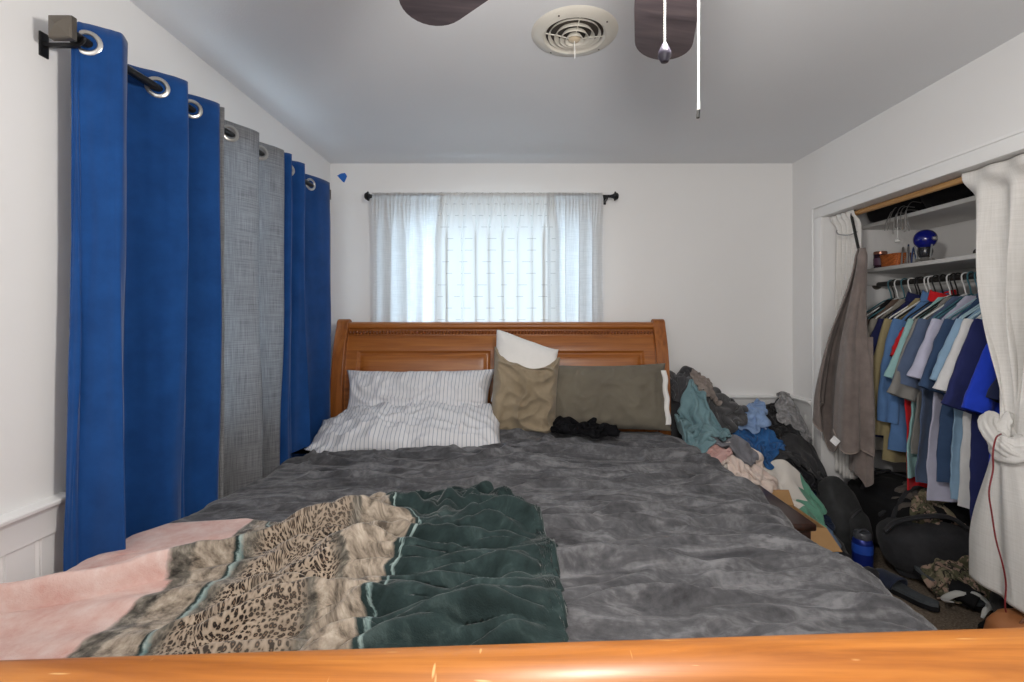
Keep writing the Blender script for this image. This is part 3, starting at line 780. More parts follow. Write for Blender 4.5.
def fold_path(ctrl, steps=22):
    """trough / crest list of (y, x) eased into a wavy plan line"""
    out = []
    for i in range(len(ctrl)-1):
        (ya, xa), (yb, xb) = ctrl[i], ctrl[i+1]
        for k in range(steps):
            t = k/steps; e = t*t*(3-2*t)
            out.append((lerp(ya, yb, lerp(t, .5+(t-.5)*1.0, .5)), lerp(xa, xb, lerp(t, e, .85))))
    out.append(ctrl[-1]); return out
def grommet_curtain(name, label, cat, ctrl, mat, seed, zb=.14, grom=None):
    root = thing(name, label, cat, (RODX, (ctrl[0][0]+ctrl[-1][0])/2, zb))
    P = fold_path(ctrl); n = len(P); ztop = RODZ+.050
    ln = [0]
    for a, b in zip(P, P[1:]): ln.append(ln[-1]+math.hypot(b[0]-a[0], b[1]-a[1]))
    def fn(u, v):
        i = min(n-1, round(u*(n-1))); y, x = P[i]; z = lerp(ztop, zb, v); dz = ztop-z
        k = smooth(.1, 1.7, dz)
        y += .035*k*nz(i*.05, z*.7, seed)+.004*nz(i*.3, z*3, seed+3)
        x += .032*k*nz(i*.09+9, z*.8, seed)+.012*k*math.sin(i*.33+seed+1.5*nz(i*.05, z, seed))+.0035*nz(i*.25, z*4, seed+7)
        x = max(XL+.020, min(RODX+.085, x))
        z -= .004*math.sin(i*.14+seed)*(v < .02)
        return (x, y, z)
    mb = MB(); mb.surf(fn, n, 70, uvfn=lambda u, v: (ln[min(n-1, round(u*(n-1)))], v*(ztop-zb)))
    mb.build('fabric', mat, root, angle=180, solid=.003)
    # eyelets where the cloth crosses the rod
    for i in range(n-1):
        if (P[i][1]-RODX)*(P[i+1][1]-RODX) <= 0 and P[i] != P[i+1]:
            t = (RODX-P[i][1])/(P[i+1][1]-P[i][1]) if P[i+1][1] != P[i][1] else 0
            y = lerp(P[i][0], P[i+1][0], t); dy = P[i+1][0]-P[i][0]; dx = P[i+1][1]-P[i][1]
            nrm = Vector((dy, -dx, 0)).normalized()
            q = nrm.to_track_quat('Z', 'Y').to_matrix().to_4x4()
            g = MB(); g.lathe([(.0215, -.004), (.024, -.006), (.030, -.0055), (.034, -.003), (.034, .003), (.030, .0055), (.024, .006), (.0215, .004)], (0, 0, 0), 28, T((RODX, y, RODZ+.002)) @ q, closed=True)
            g.build('grommet', M_STEEL, root)
            pass
    # turned hem at the head
    return root
M_BLUE = fabric('royal_blue_blackout', srgb(13, 58, 114), srgb(20, 69, 130), 9, 520, .12, .8, .22)
def linen(name, a, b, tr, sc=1.0):
    m, nt, p = newmat(name); uv = N(nt, 'ShaderNodeUVMap').outputs[0]
    mp1 = N(nt, 'ShaderNodeMapping'); mp1.inputs['Scale'].default_value = (330*sc, 9, 1); L(nt, uv, mp1.inputs[0])
    mp2 = N(nt, 'ShaderNodeMapping'); mp2.inputs['Scale'].default_value = (9, 300*sc, 1); L(nt, uv, mp2.inputs[0])
    f = math_n(nt, 'ADD', math_n(nt, 'MULTIPLY', noise_n(nt, mp1.outputs[0], 1, 3), .5), math_n(nt, 'MULTIPLY', noise_n(nt, mp2.outputs[0], 1, 3), .5))
    c = ramp(nt, f, [(.36, a), (.62, b)])
    L(nt, c, p.inputs['Base Color']); p.inputs['Roughness'].default_value = .95; p.inputs['Specular IOR Level'].default_value = .1
    bump(nt, p, f, .35, .003)
    t = N(nt, 'ShaderNodeBsdfTranslucent'); L(nt, c, t.inputs['Color'])
    mx = N(nt, 'ShaderNodeMixShader'); mx.inputs[0].default_value = tr
    L(nt, p.outputs[0], mx.inputs[1]); L(nt, t.outputs[0], mx.inputs[2]); L(nt, mx.outputs[0], nt.nodes['Material Output'].inputs['Surface'])
    return m
M_GREYLIN = linen('grey_linen', srgb(136, 136, 138), srgb(186, 186, 188), .6)
grommet_curtain('blackout_curtain', 'wide royal blue eyelet curtain nearest the square rod finial', 'curtain',
    [(1.288, -1.205), (1.293, -1.192), (1.338, -1.112), (1.50, -1.240), (1.61, -1.118), (1.655, -1.235), (1.78, -1.118), (1.815, -1.232)], M_BLUE, 1.0)
grommet_curtain('linen_curtain', 'grey linen eyelet curtain hanging between two blue ones', 'curtain',
    [(1.775, -1.20), (1.805, -1.116), (1.845, -1.228), (2.05, -1.120), (2.085, -1.228), (2.265, -1.120), (2.29, -1.20)], M_GREYLIN, 5.0)
grommet_curtain('blackout_curtain', 'narrow royal blue eyelet curtain at the room corner beside the oak headboard', 'curtain',
    [(2.275, -1.21), (2.335, -1.118), (2.365, -1.228), (2.485, -1.120), (2.53, -1.232), (2.83, -1.128), (2.845, -1.20)], M_BLUE, 9.0)

# ================================================================== CURTAINS AT THE BACK WINDOW
BRY, BRZ = 3.095, 2.085
rod2 = thing('curtain_rod', 'dark bronze curtain rod with round knob finials on the back wall', 'curtain rod', (-.22, BRY, BRZ))
MB().tube([(-.965, BRY, BRZ), (-.2, BRY, BRZ), (.585, BRY, BRZ)], .0095, 12).build('pole', M_BLACKM, rod2)
for x, d in ((-.965, -1), (.585, 1)):
    MB().lathe([(.0001, .044), (.014, .043), (.022, .036), (.025, .026), (.030, .023), (.030, .018), (.018, .014), (.013, .006), (.0105, -.006), (.0001, -.006)][::-1], (x, BRY, BRZ), 20, RY(90*d)).build('finial', M_BLACKM, rod2)
for x in (-.95, .555):
    mb = MB(); mb.box(x-.011, x+.011, YB-.006, YB, BRZ-.03, BRZ+.03, .001).box(x-.005, x+.005, BRY-.004, YB, BRZ-.019, BRZ-.012)
    mb.tube([(x, BRY+.014*math.cos(a), BRZ+.014*math.sin(a)) for a in [PI+PI*k/8 for k in range(9)]], .004, 8)
    mb.build('bracket', M_BLACKM, rod2)
def pocket_curtain(name, label, x0, x1, mat, seed, folds, amp, zb=.62, n=260, xa=.9, y0=BRY-.016):
    root = thing(name, label, 'curtain', ((x0+x1)/2, BRY, zb)); ztop = BRZ+.020
    def sheet(side):
        def fn(u, v):
            z = lerp(ztop, zb, v); dz = ztop-z
            ph = u*folds*2*PI+1.6*nz(u*4, z*.25, seed)+seed
            k = smooth(.0, .32, dz)
            f = math.sin(ph)+.35*math.sin(2*ph+seed+z*.6)
            # small gathers at the rod fade into the long folds below
            g = math.sin(u*folds*4.3*2*PI+seed*3+2*nz(u*9, 1, seed))*(1-k)
            a = amp*(.35+.65*k)
            y = y0-.008+a*f*(.6+.4*nz(u*5, z*.4, seed+3))+.0035*g
            x = lerp(x0, x1, u)+a*xa*math.cos(ph)*k*(.7+.6*nz(u*7, 2, seed))+.010*k*nz(u*3, z*.9, seed+8)
            pin = math.exp(-((z-BRZ)/.016)**2)             # the rod sits in the pocket
            y = lerp(y, BRY-side*.0125, pin*.9)
            if z > BRZ+.008: y = lerp(y, BRY-.004+.004*g, .55)
            return (x, min(y, YB-.024), z+.004*g*(dz < .03))
        return fn
    mb = MB(); mb.surf(sheet(1), n, 90, uvfn=lambda u, v: (u*(x1-x0)*1.6, v*(ztop-zb)))
    mb.build('fabric', mat, root, angle=180)
    mb = MB()                                             # back of the rod pocket
    mb.surf(lambda u, v: (lerp(x0+.004, x1-.004, u), BRY+.0135*math.sin(PI*v)*1.0-.004*(1-math.sin(PI*v)), lerp(BRZ+.016, BRZ-.022, v)), 40, 7)
    mb.build('rod_pocket', mat, root, angle=180)
    return root
M_WHITEC = linen('white_lined_cotton', srgb(222, 221, 220), srgb(240, 239, 238), .72, .6)
def sheermat():
    m, nt, p = newmat('dashed_sheer'); uv = N(nt, 'ShaderNodeUVMap').outputs[0]
    sep = N(nt, 'ShaderNodeSeparateXYZ'); L(nt, uv, sep.inputs[0])
    row = math_n(nt, 'FRACT', math_n(nt, 'MULTIPLY', sep.outputs[1], 1/.074)); rk = math_n(nt, 'LESS_THAN', row, .045)
    rid = math_n(nt, 'FLOOR', math_n(nt, 'MULTIPLY', sep.outputs[1], 1/.074))
    off = math_n(nt, 'FRACT', math_n(nt, 'MULTIPLY', math_n(nt, 'SINE', math_n(nt, 'MULTIPLY', rid, 12.9)), 43.7))
    dsh = math_n(nt, 'FRACT', math_n(nt, 'ADD', math_n(nt, 'MULTIPLY', sep.outputs[0], 1/.085), off)); dk = math_n(nt, 'LESS_THAN', dsh, .38)
    k = math_n(nt, 'MULTIPLY', rk, dk)
    c = mix(nt, math_n(nt, 'MULTIPLY', k, .45), srgb(236, 236, 234), srgb(110, 110, 104))
    L(nt, c, p.inputs['Base Color']); p.inputs['Roughness'].default_value = .9; p.inputs['Specular IOR Level'].default_value = .1
    t = N(nt, 'ShaderNodeBsdfTranslucent'); L(nt, c, t.inputs['Color'])
    mx = N(nt, 'ShaderNodeMixShader'); mx.inputs[0].default_value = .42
    L(nt, p.outputs[0], mx.inputs[1]); L(nt, t.outputs[0], mx.inputs[2]); L(nt, mx.outputs[0], nt.nodes['Material Output'].inputs['Surface'])
    return m
pocket_curtain('sheer_curtain', 'translucent white curtain with rows of grey dashes in the window middle', -.525, .215, sheermat(), 3.3, 8.5, .017, xa=2.0)
pocket_curtain('white_curtain', 'plain white curtain panel over the back window next to the blue curtain corner', -.955, -.495, M_WHITEC, 7.1, 4.2, .020, y0=BRY-.022)
pocket_curtain('white_curtain', 'plain white curtain panel over the back window on the closet side', .165, .525, M_WHITEC, 11.7, 4.0, .017, y0=BRY-.022)

# scrap of blue tape stuck high on the back wall
mb = MB(); mb.prism([(-.032, .016), (-.008, .030), (.020, .034), (.034, .012), (.016, -.030), (.006, -.026)], lambda x, z: (-1.193+x, YB-.0012, 2.233+z), lambda x, z: (-1.193+x, YB, 2.233+z))
tag(mb.build('painters_tape', plain('blue_tape', srgb(22, 100, 190), .6), None, smooth=False), 'torn scrap of blue painters tape stuck on the white wall by the corner', 'tape')

# ================================================================== CEILING VENT
VX_, VY_ = .193, 1.735
M_VENT = plain('cream_vent_metal', srgb(214, 210, 200), .45)
M_SHADE_SCREW = plain('duct_shade_and_screw', srgb(58, 50, 44), .6)
v = thing('ceiling_vent', 'round white ceiling vent with concentric rings and short pull string', 'vent', (VX_, VY_, ZC))
MB().lathe([(.104, 0), (.104, -.006), (.112, -.014), (.130, -.012), (.152, -.004), (.156, 0)], (VX_, VY_, ZC), 56).build('flange', M_VENT, v)
MB().lathe([(.0001, -.001), (.105, -.001)], (VX_, VY_, ZC), 40).build('duct_shade_disc', M_SHADE_SCREW, v)  # flat dark disc painted in for the shade up inside the vent
for r0, z0 in ((.092, -.010), (.070, -.017), (.050, -.023), (.031, -.028)):
    MB().lathe([(r0-.010, z0+.016), (r0-.001, z0+.001), (r0+.003, z0-.002), (r0+.003, z0), (r0-.008, z0+.018)], (VX_, VY_, ZC), 48, closed=True).build('louver_ring', M_VENT, v)
MB().lathe([(.0001, -.030), (.012, -.031), (.020, -.026), (.022, -.016)], (VX_, VY_, ZC), 28).build('damper', plain('warm_vent_metal', srgb(206, 190, 164), .5), v)
for k in range(4):
    a = k*PI/2+.08; c_, s_ = math.cos(a), math.sin(a)
    MB().tube([(VX_+.106*c_, VY_+.106*s_, ZC-.006), (VX_+.05*c_, VY_+.05*s_, ZC-.014), (VX_+.016*c_, VY_+.016*s_, ZC-.022)], .0022, 6).build('spoke', M_VENT, v)
for a in (.7, 2.2, 4.2, 5.6): MB().lathe([(.0001, -.013), (.003, -.0125), (.003, -.009)], (VX_+.133*math.cos(a), VY_+.133*math.sin(a), ZC), 10).build('screw', M_SHADE_SCREW, v)
MB().tube([(VX_, VY_, ZC-.03), (VX_+.001, VY_-.004, ZC-.06), (VX_+.001, VY_-.005, ZC-.095)], .0014, 6).build('pull_string', plain('white_string', (.85, .85, .83), .8), v)

# ================================================================== CEILING FAN (mostly above the frame)
fan = thing('ceiling_fan', 'ceiling fan with dark blades and two hanging pull chains', 'ceiling fan', (FANX, FANY, ZC))
MB().lathe([(.0001, 0), (.065, 0), (.062, -.03), (.03, -.055), (.0001, -.055)], (FANX, FANY, ZC), 28).build('canopy', M_PEWTER, fan)
MB().tube([(FANX, FANY, ZC-.05), (FANX, FANY, 2.10)], .011, 12).build('downrod', M_PEWTER, fan)
MB().lathe([(.0001, 2.12), (.05, 2.115), (.095, 2.085), (.10, 2.03), (.085, 1.985), (.05, 1.97), (.0001, 1.97)][::-1], (FANX, FANY, 0), 36).build('motor', M_PEWTER, fan)
for k in range(6):
    a = R(76)+k*PI/3
    mt = T((FANX, FANY, 1.995)) @ Matrix.Rotation(a, 4, 'Z') @ RX(9)
    hw = lambda x: .045+.026*smooth(.16, .45, x)
    outl = [(x, hw(x)) for x in [.17+.40*i/12 for i in range(13)]]
    outl += [(.57+.085*math.sin(q), .071*math.cos(q)) for q in [PI/2*i/8 for i in range(1, 9)]]
    poly = outl+[(x, -y) for x, y in outl[::-1][1:]]
    mb = MB(); mb.prism(poly, lambda x, y: (x, y, -.004), lambda x, y: (x, y, .004)); mb.map(lambda p: mt @ p)
    b = mb.build('blade', M_WALNUT, fan, angle=40)
    mb = MB(); mb.prism([(.08, .014), (.15, .020), (.22, .038), (.24, .012), (.24, -.012), (.22, -.038), (.15, -.020), (.08, -.014)], lambda x, y: (x, y, -.010), lambda x, y: (x, y, -.0045)); mb.map(lambda p: mt @ p)
    mb.build('blade_arm', M_PEWTER, b)
MB().lathe([(.0001, 1.972), (.055, 1.972), (.06, 1.955), (.095, 1.94), (.100, 1.925), (.0001, 1.925)][::-1], (FANX, FANY, 0), 32).build('light_kit', M_PEWTER, fan)
for k in range(3):
    a = R(40)+k*2*PI/3
    MB().lathe([(.0001, 1.925), (.012, 1.925), (.013, 1.908), (.024, 1.893), (.024, 1.882), (.015, 1.868), (.0001, 1.865)][::-1], (FANX+.05*math.cos(a), FANY+.05*math.sin(a), 0), 18).build('bulb', plain('lit_bulb', (.9, .88, .84), .4, emit=4.0), fan)
CH1 = (.1945, FANY, 1.30+(VY-62)*FANY/F); CH2 = (.2405, FANY, 1.30+(VY-118)*FANY/F)
mb = MB(); mb.tube([(CH1[0], FANY, 1.93), (CH1[0], FANY, CH1[2]+.022)], .0012, 6)
for k in range(70):
    z = lerp(1.925, CH1[2]+.024, k/69)
    bm = bmesh.new(); bmesh.ops.create_icosphere(bm, subdivisions=1, radius=.0021); mb.bm(bm, T((CH1[0], FANY, z)))
c1 = mb.build('pull_chain', plain('white_bead_chain', (.8, .79, .78), .35), fan)
MB().lathe([(.0001, -.001), (.005, 0), (.0088, .007), (.0086, .013), (.005, .021), (.0022, .026), (.0001, .028)], CH1, 18).build('teardrop_pull', plain('dark_pull', srgb(52, 48, 62), .35), c1)
c2 = MB().tube([(CH2[0], FANY, 1.93), (CH2[0], FANY, CH2[2]+.02)], .0016, 8).build('pull_cord', plain('white_cord', (.9, .9, .9), .5), fan)
MB().tube([(CH2[0], FANY, CH2[2]+.022), (CH2[0], FANY, CH2[2]+.010)], .0021, 8).build('cord_sleeve', plain('white_cord', (.9, .9, .9)), c2)
MB().tube([(CH2[0], FANY, CH2[2]+.011), (CH2[0]-.0008, FANY, CH2[2]+.004), (CH2[0]-.001, FANY, CH2[2])], .0024, 8).build('cord_tip', plain('black_tip', (.02, .02, .02)), c2)
# ================================================================== THE CLOSET
M_SHELF = plain('white_shelf_paint', (.70, .69, .675), .5)
SX0, SX1 = 2.10, CX1
tag(MB().box(SX0, SX1, CYA, CYB, 1.845, 1.868, .003).build('closet_shelf', M_SHELF), 'upper white closet shelf heaped with black things', 'shelf')
ms = thing('closet_shelf', 'middle white closet shelf holding the blue globe lamp and jar', 'shelf', (2.3, 2.0, 1.57))
MB().box(SX0, SX1, CYA, CYB, 1.575, 1.597, .003).build('board', M_SHELF, ms)
MB().box(CX1-.018, CX1, CYA, CYB, 1.50, 1.575, .002).box(SX0+.03, CX1-.018, CYB-.018, CYB, 1.50, 1.575, .002).build('cleat', M_SHELF, ms)
CRX, CRZ = 2.20, 1.505
cr_ = thing('closet_rod', 'dark closet rod carrying the hanging shirts', 'closet rod', (CRX, 2.0, CRZ))
MB().tube([(CRX, CYA, CRZ), (CRX, 1.8, CRZ), (CRX, CYB, CRZ)], .0155, 14).build('pole', plain('dark_rod', srgb(62, 60, 58), .4, .5), cr_)
for y, d in ((CYA, 1), (CYB, -1)): MB().lathe([(.0001, .016), (.022, .016), (.030, .004), (.030, 0), (.0001, 0)][::-1], (CRX, y, CRZ), 20, RX(-90*d)).build('flange', M_PEWTER, cr_)
# wooden tension dowel under the closet head, with the curtains on it
DX, DZ = 1.872, 1.886
dw = MB().tube([(DX, .95, DZ), (DX, 1.9, DZ), (DX, 2.87, DZ)], .0145, 14).build('curtain_dowel', M_DOWEL)
tag(dw, 'bare tan wooden dowel fixed under the closet opening head', 'dowel')

M_CLOSETC = linen('white_slub_linen', srgb(232, 230, 226), srgb(245, 243, 240), .22, .5)
# gathered curtain at the far jamb
def closet_left(u, v):
    z = lerp(1.9, .385, v); y = lerp(2.862, 2.66, u); k = smooth(1.86, 1.2, z)
    nar = lerp(1, .82, smooth(1.7, .9, z)); y = 2.862+(y-2.862)*nar+.01*k*nz(u*3, z, 5)
    ph = u*5*2*PI+1.2*nz(u*3, z*.6, 2)
    tp_ = smooth(1.83, 1.89, z)
    return (DX+.012-.042*tp_+(.026-.018*tp_)*math.sin(ph)*(.6+.4*k)+.01*nz(u*4, z*2, 3), y+.010*math.cos(ph)*k, z+.01*math.sin(u*9)*(v > .98))
lc = thing('closet_curtain', 'gathered white closet curtain at the far jamb behind the brown towel', 'curtain', (DX, 2.76, .38))
MB().surf(closet_left, 120, 60, uvfn=lambda u, v: (u*.6, v*1.5)).build('fabric', M_CLOSETC, lc, angle=180, solid=.003)
hk = MB().tube(cr([(1.80, 2.735, 1.80), (1.79, 2.72, 1.785), (1.79, 2.70, 1.77), (1.82, 2.66, 1.76), (1.85, 2.64, 1.775)], 5), .0035, 8).build('tieback_hook', plain('grey_plastic', srgb(150, 150, 150), .4), lc)
# knotted curtain at the near side: fan above, knot, skirt below
KY, KZ, KX = 1.780, .850, 1.845
def knot_upper(u, v):
    z = lerp(1.9, KZ+.01, v); k = smooth(0, 1, v)
    ya, yb = lerp(1.998, KY+.075, k**2.2), lerp(1.47, KY-.075, k**1.3)
    y = lerp(ya, yb, u)
    ph = u*4.2*2*PI+.9*nz(u*3, z*.5, 12)+2.2
    am = lerp(.016, .030, smooth(0, .5, v))*lerp(1, .55, smooth(.7, 1, v))
    gap = .05*math.exp(-((u-.44)/.05)**2)*smooth(0, .15, v)*(1-smooth(.75, 1, v))
    x = DX+.008+am*math.sin(ph)+gap+.012*nz(u*5, z*1.7, 14)
    x = lerp(x, KX+.02*math.sin(PI*2*u), smooth(.6, 1, v))
    tp_ = smooth(1.80, 1.88, z); x = lerp(x, DX-.024-.007*(1+math.sin(ph)), tp_)
    return (x, y+am*.5*math.cos(ph)*smooth(.05, .3, v), z)
def knot_skirt(u, v):
    z = lerp(KZ-.02, .255, v); k = smooth(0, .75, v)
    wd = lerp(.075, .195, k**.9); c = KY-lerp(0, .015, k)
    a = PI*(u*2-1)                                        # a flattened bell, open inside
    ph = a*6+1.5*nz(math.cos(a)*1.3, math.sin(a)*1.3+z*.8, 22)
    rp = 1+.16*math.sin(ph)*smooth(.0, .5, v)+.06*math.sin(ph*1.9+1)*smooth(0, .3, v)
    y = c+wd*math.cos(a)*lerp(1, rp, .35); x = KX+lerp(.060, .055, k)*math.sin(a)*rp-.005*k
    return (x, y, z+.012*math.cos(a)*(v > .97)+.012*v*nz(a, 2, 2))
kc = thing('closet_curtain', 'white linen closet curtain tied in a big knot at mid height', 'curtain', (KX, KY, .235))
MB().surf(knot_upper, 170, 80, uvfn=lambda u, v: (u*.8, v)).build('upper_fabric', M_CLOSETC, kc, angle=180, solid=.003)
MB().surf(knot_skirt, 150, 50, cu=True, uvfn=lambda u, v: (u*1.1, v*.63)).build('skirt', M_CLOSETC, kc, angle=180, solid=.003)
def knot(u, v):
    a = u*2*PI; b = v*2*PI                                # a fat twisted turn of cloth round the gather
    rr = .038+.011*math.sin(3*b+2*a+1)+.012*nz(math.cos(a)*2, math.sin(a)*2, b)+.006*math.sin(7*b+a*3)
    rad = .060+rr*math.cos(b)
    y = rad*1.06*math.cos(a); x = rad*.80*math.sin(a); z = rr*1.12*math.sin(b)+.030*math.sin(a+.9)+.012*math.cos(2*a)
    return (KX-.008+x, KY+y, KZ+z)
mb = MB(); mb.surf(knot, 72, 40, cu=True, cv=True, uvfn=lambda u, v: (u*.6, v*.2))
kn = mb.build('knot', M_CLOSETC, kc, angle=180)
def knot2(u, v):
    a = -.35+u*(PI*1.05); b = v*2*PI; rr = .028*math.sin(PI*min(1, u*.9+.1))**.6+.006*math.sin(4*b+3*a)
    c = Vector((KX-.062*math.sin(a)-.02, KY+.085*math.cos(a), KZ+.055*math.cos(a*1.2)+.01))
    return (c.x-rr*math.cos(b)*.7, c.y+rr*math.cos(b)*.35*math.cos(a), c.z+rr*math.sin(b))
MB().surf(knot2, 40, 22, cv=True, uvfn=lambda u, v: (u*.4, v*.2)).build('knot_wrap', M_CLOSETC, kn, angle=180)
# thin dark red cord
def P(px, py, d): return ((px-VX)/F*d, d, CZ-(py-VY)/F*d)
pts = [P(1001, 434, 1.765), P(996, 438, 1.72), P(993, 452, 1.70), P(993, 470, 1.70), P(989, 492, 1.69), P(992, 515, 1.69), P(996, 540, 1.69), P(1003, 566, 1.69), P(1006, 585, 1.70), P(1005, 604, 1.70), P(1006, 612, 1.71)]
tag(MB().tube(cr(pts, 5), .0026, 8).build('red_cord', plain('dark_red_cord', srgb(128, 34, 40), .5)), 'thin dark red cord dangling down over the knotted closet curtain', 'cord')

# ------------------------------------------------------------------ shelf things
jar = thing('candle_jar', 'small dark purple glass jar on the closet middle shelf beside the orange box', 'jar', (2.16, 2.885, 1.597))
MB().lathe([(.0001, 0), (.030, 0), (.033, .006), (.034, .085), (.031, .092), (.029, .084), (.029, .012), (.0001, .010)], (2.16, 2.885, 1.597), 28).build('glass', plain('dark_purple_glass', srgb(48, 26, 40), .12), jar)
MB().lathe([(.0345, .02), (.0345, .062)], (2.16, 2.885, 1.597), 28).build('label_band', plain('mauve_label', srgb(92, 62, 84), .5), jar)
MB().lathe([(.0001, .084), (.034, .084), (.0345, .098), (.031, .102), (.0001, .102)][::-1], (2.16, 2.885, 1.597), 28).build('lid', plain('copper_lid', srgb(150, 104, 86), .3, .6), jar)
m, nt, p = newmat('orange_wicker'); k = N(nt, 'ShaderNodeTexChecker', Scale=26.0); L(nt, coords(nt, 'Object', (5, 5, 5), (.4, .3, .78)), k.inputs['Vector'])
k.inputs['Color1'].default_value = (*srgb(196, 112, 52), 1); k.inputs['Color2'].default_value = (*srgb(150, 74, 30), 1)
L(nt, k.outputs['Color'], p.inputs['Base Color']); p.inputs['Roughness'].default_value = .7
bk = thing('orange_basket', 'low orange woven basket on the closet middle shelf', 'basket', (2.17, 2.775, 1.597))
def bask(u, v):
    a = u*2*PI; c_, s_ = math.cos(a), math.sin(a); e = lambda q: math.copysign(abs(q)**.45, q)
    r = 1+.12*v; w = .0025*math.sin(a*20+(round(v*11) % 2)*PI)
    return (2.17+(.05*r+w)*e(c_), 2.775+(.062*r+w)*e(s_), 1.598+.066*v)
MB().surf(bask, 80, 12, cu=True).build('body', m, bk, angle=60, solid=.005, solid_off=-1)
MB().tube([bask(i/40, 1) for i in range(40)], .005, 8, closed=True).build('rim', m, bk)
# silver looped rack
rk = thing('wire_rack', 'silver and blue looped wire rack beside the blue globe', 'rack', (2.16, 2.655, 1.597))
mb = MB(); mb.tube([(2.115+.09*i/10, 2.655-.03+.05*math.sin(i), 1.601) for i in range(11)], .003, 8)
mb.build('base_wire', M_STEEL, rk)
for i in range(5):
    y = 2.70-.024*i; x = 2.15+.012*math.sin(i*2.1); h = .098+.012*math.sin(i*1.7); tw = .35*math.sin(i*1.3)
    pt = [(x-.020+.04*q, y-.012*math.cos(PI*q)*(1+tw), 1.598+h*math.sin(PI*q)**.55) for q in [k/14 for k in range(15)]]
    MB().tube(pt, .0042, 8).build('loop', M_STEEL if i % 2 == 0 else plain('blue_enamel', srgb(64, 84, 128), .3, .3), rk)
gl = thing('globe_lamp', 'shiny cobalt blue glass globe on a dark footed base on the closet shelf', 'lamp', (2.16, 2.565, 1.597))
GC = (2.16, 2.565, 1.597+.124)
MB().lathe([(.052*math.cos(a), .052*math.sin(a)) for a in [-PI/2+PI*k/24 for k in range(25)]], GC, 40).build('globe', plain('cobalt_glass', srgb(12, 22, 120), .08, 0, .8), gl)
MB().lathe([(.0001, .028), (.026, .028), (.030, .040), (.034, .058), (.030, .080), (.026, .078), (.0001, .07)], (2.16, 2.565, 1.597), 28).build('socket', plain('smoke_black', (.02, .02, .024), .25), gl)
mb = MB()
for k in range(3):
    a = k*2*PI/3+.5; mb.tube([(2.16+.042*math.cos(a), 2.565+.042*math.sin(a), 1.598), (2.16+.034*math.cos(a), 2.565+.034*math.sin(a), 1.63), (2.16+.044*math.cos(a), 2.565+.044*math.sin(a), 1.688)], .004, 8)
mb.tube([(2.16+.038*math.cos(a), 2.565+.038*math.sin(a), 1.612) for a in [2*PI*k/24 for k in range(24)]], .003, 6, closed=True)
mb.build('stand', M_STEEL, gl)
MB().lathe([(.0001, 0), (.010, .002), (.011, .012), (.005, .02), (.0001, .021)], (2.16, 2.565-.051, GC[2]-.004), 16, RX(90)).build('valve_knob', M_STEEL, gl)
hat = thing('rounded_hat', 'dark rounded hat on the closet middle shelf half hidden by the knotted curtain', 'hat', (2.22, 2.15, 1.597))
MB().surf(lambda u, v: (2.22+.085*math.cos(u*2*PI)*math.cos(v*PI/2)**.7, 2.15+.085*math.sin(u*2*PI)*math.cos(v*PI/2)**.7, 1.598+.11*math.sin(v*PI/2)), 32, 14, cu=True).build('crown', fabric('black_twill', srgb(30, 30, 34)), hat)
MB().surf(lambda u, v: (2.22+(.083+.06*v)*math.cos(PI*.75+u*PI*.5), 2.15+(.083+.06*v)*math.sin(PI*.75+u*PI*.5), 1.602+.02*v-.018*(2*u-1)**2*v), 20, 8).build('brim', fabric('black_twill', srgb(30, 30, 34)), hat, solid=.003)
# black bags heaped on the top shelf
def lump(cx, cy, cz, rx, ry, rz, seed, pw=2.6, wr=.02, n=40, rot=None, flat=0.0):
    """soft packed lump: rounded box with creases"""
    def fn(u, v):
        a = u*2*PI; b = (v-.5)*PI; e = lambda q: math.copysign(abs(q)**(2/pw), q)
        d = Vector((e(math.cos(b))*e(math.cos(a)), e(math.cos(b))*e(math.sin(a)), e(math.sin(b))))
        n1 = fb(d.x*1.6+seed, d.y*1.6, d.z*1.6, 3); r2 = max(0, 1-abs(nz(d.x*3+seed, d.y*3+d.z*2, d.z*3))*2.3)
        k = 1+wr*3*n1-wr*1.6*r2*r2
        q = Vector((d.x*rx*k, d.y*ry*k, d.z*rz*k))
        if rot is not None: q = rot @ q
        return (cx+q.x, cy+q.y, max(cz+q.z, flat))
    mb = MB(); mb.surf(fn, n, max(10, n//2), cu=True); return mb
M_BLK = fabric('black_nylon', srgb(24, 24, 26), None, 8, 300, .3, .7, .05)
M_BLK2 = fabric('soft_black', srgb(34, 33, 36), None, 6, 200, .3)
for i, (y, ry, rz, dx) in enumerate(((2.785, .18, .17, -.005), (2.42, .185, .19, .01), (2.02, .22, .20, 0))):
    tag(lump(2.29+dx, y, 1.869+rz*.93, .185, ry, rz, 5.0+i*7, 5.0, .02, 48, flat=1.8685).build('stuffed_bag', M_BLK2),
        ('black stuffed bag at the far end of the closet top shelf', 'black stuffed bag on the closet top shelf behind the hanging white cords', 'black stuffed bag on the closet top shelf next to the knotted curtain')[i], 'bag', 'stuffed bags on the top shelf')
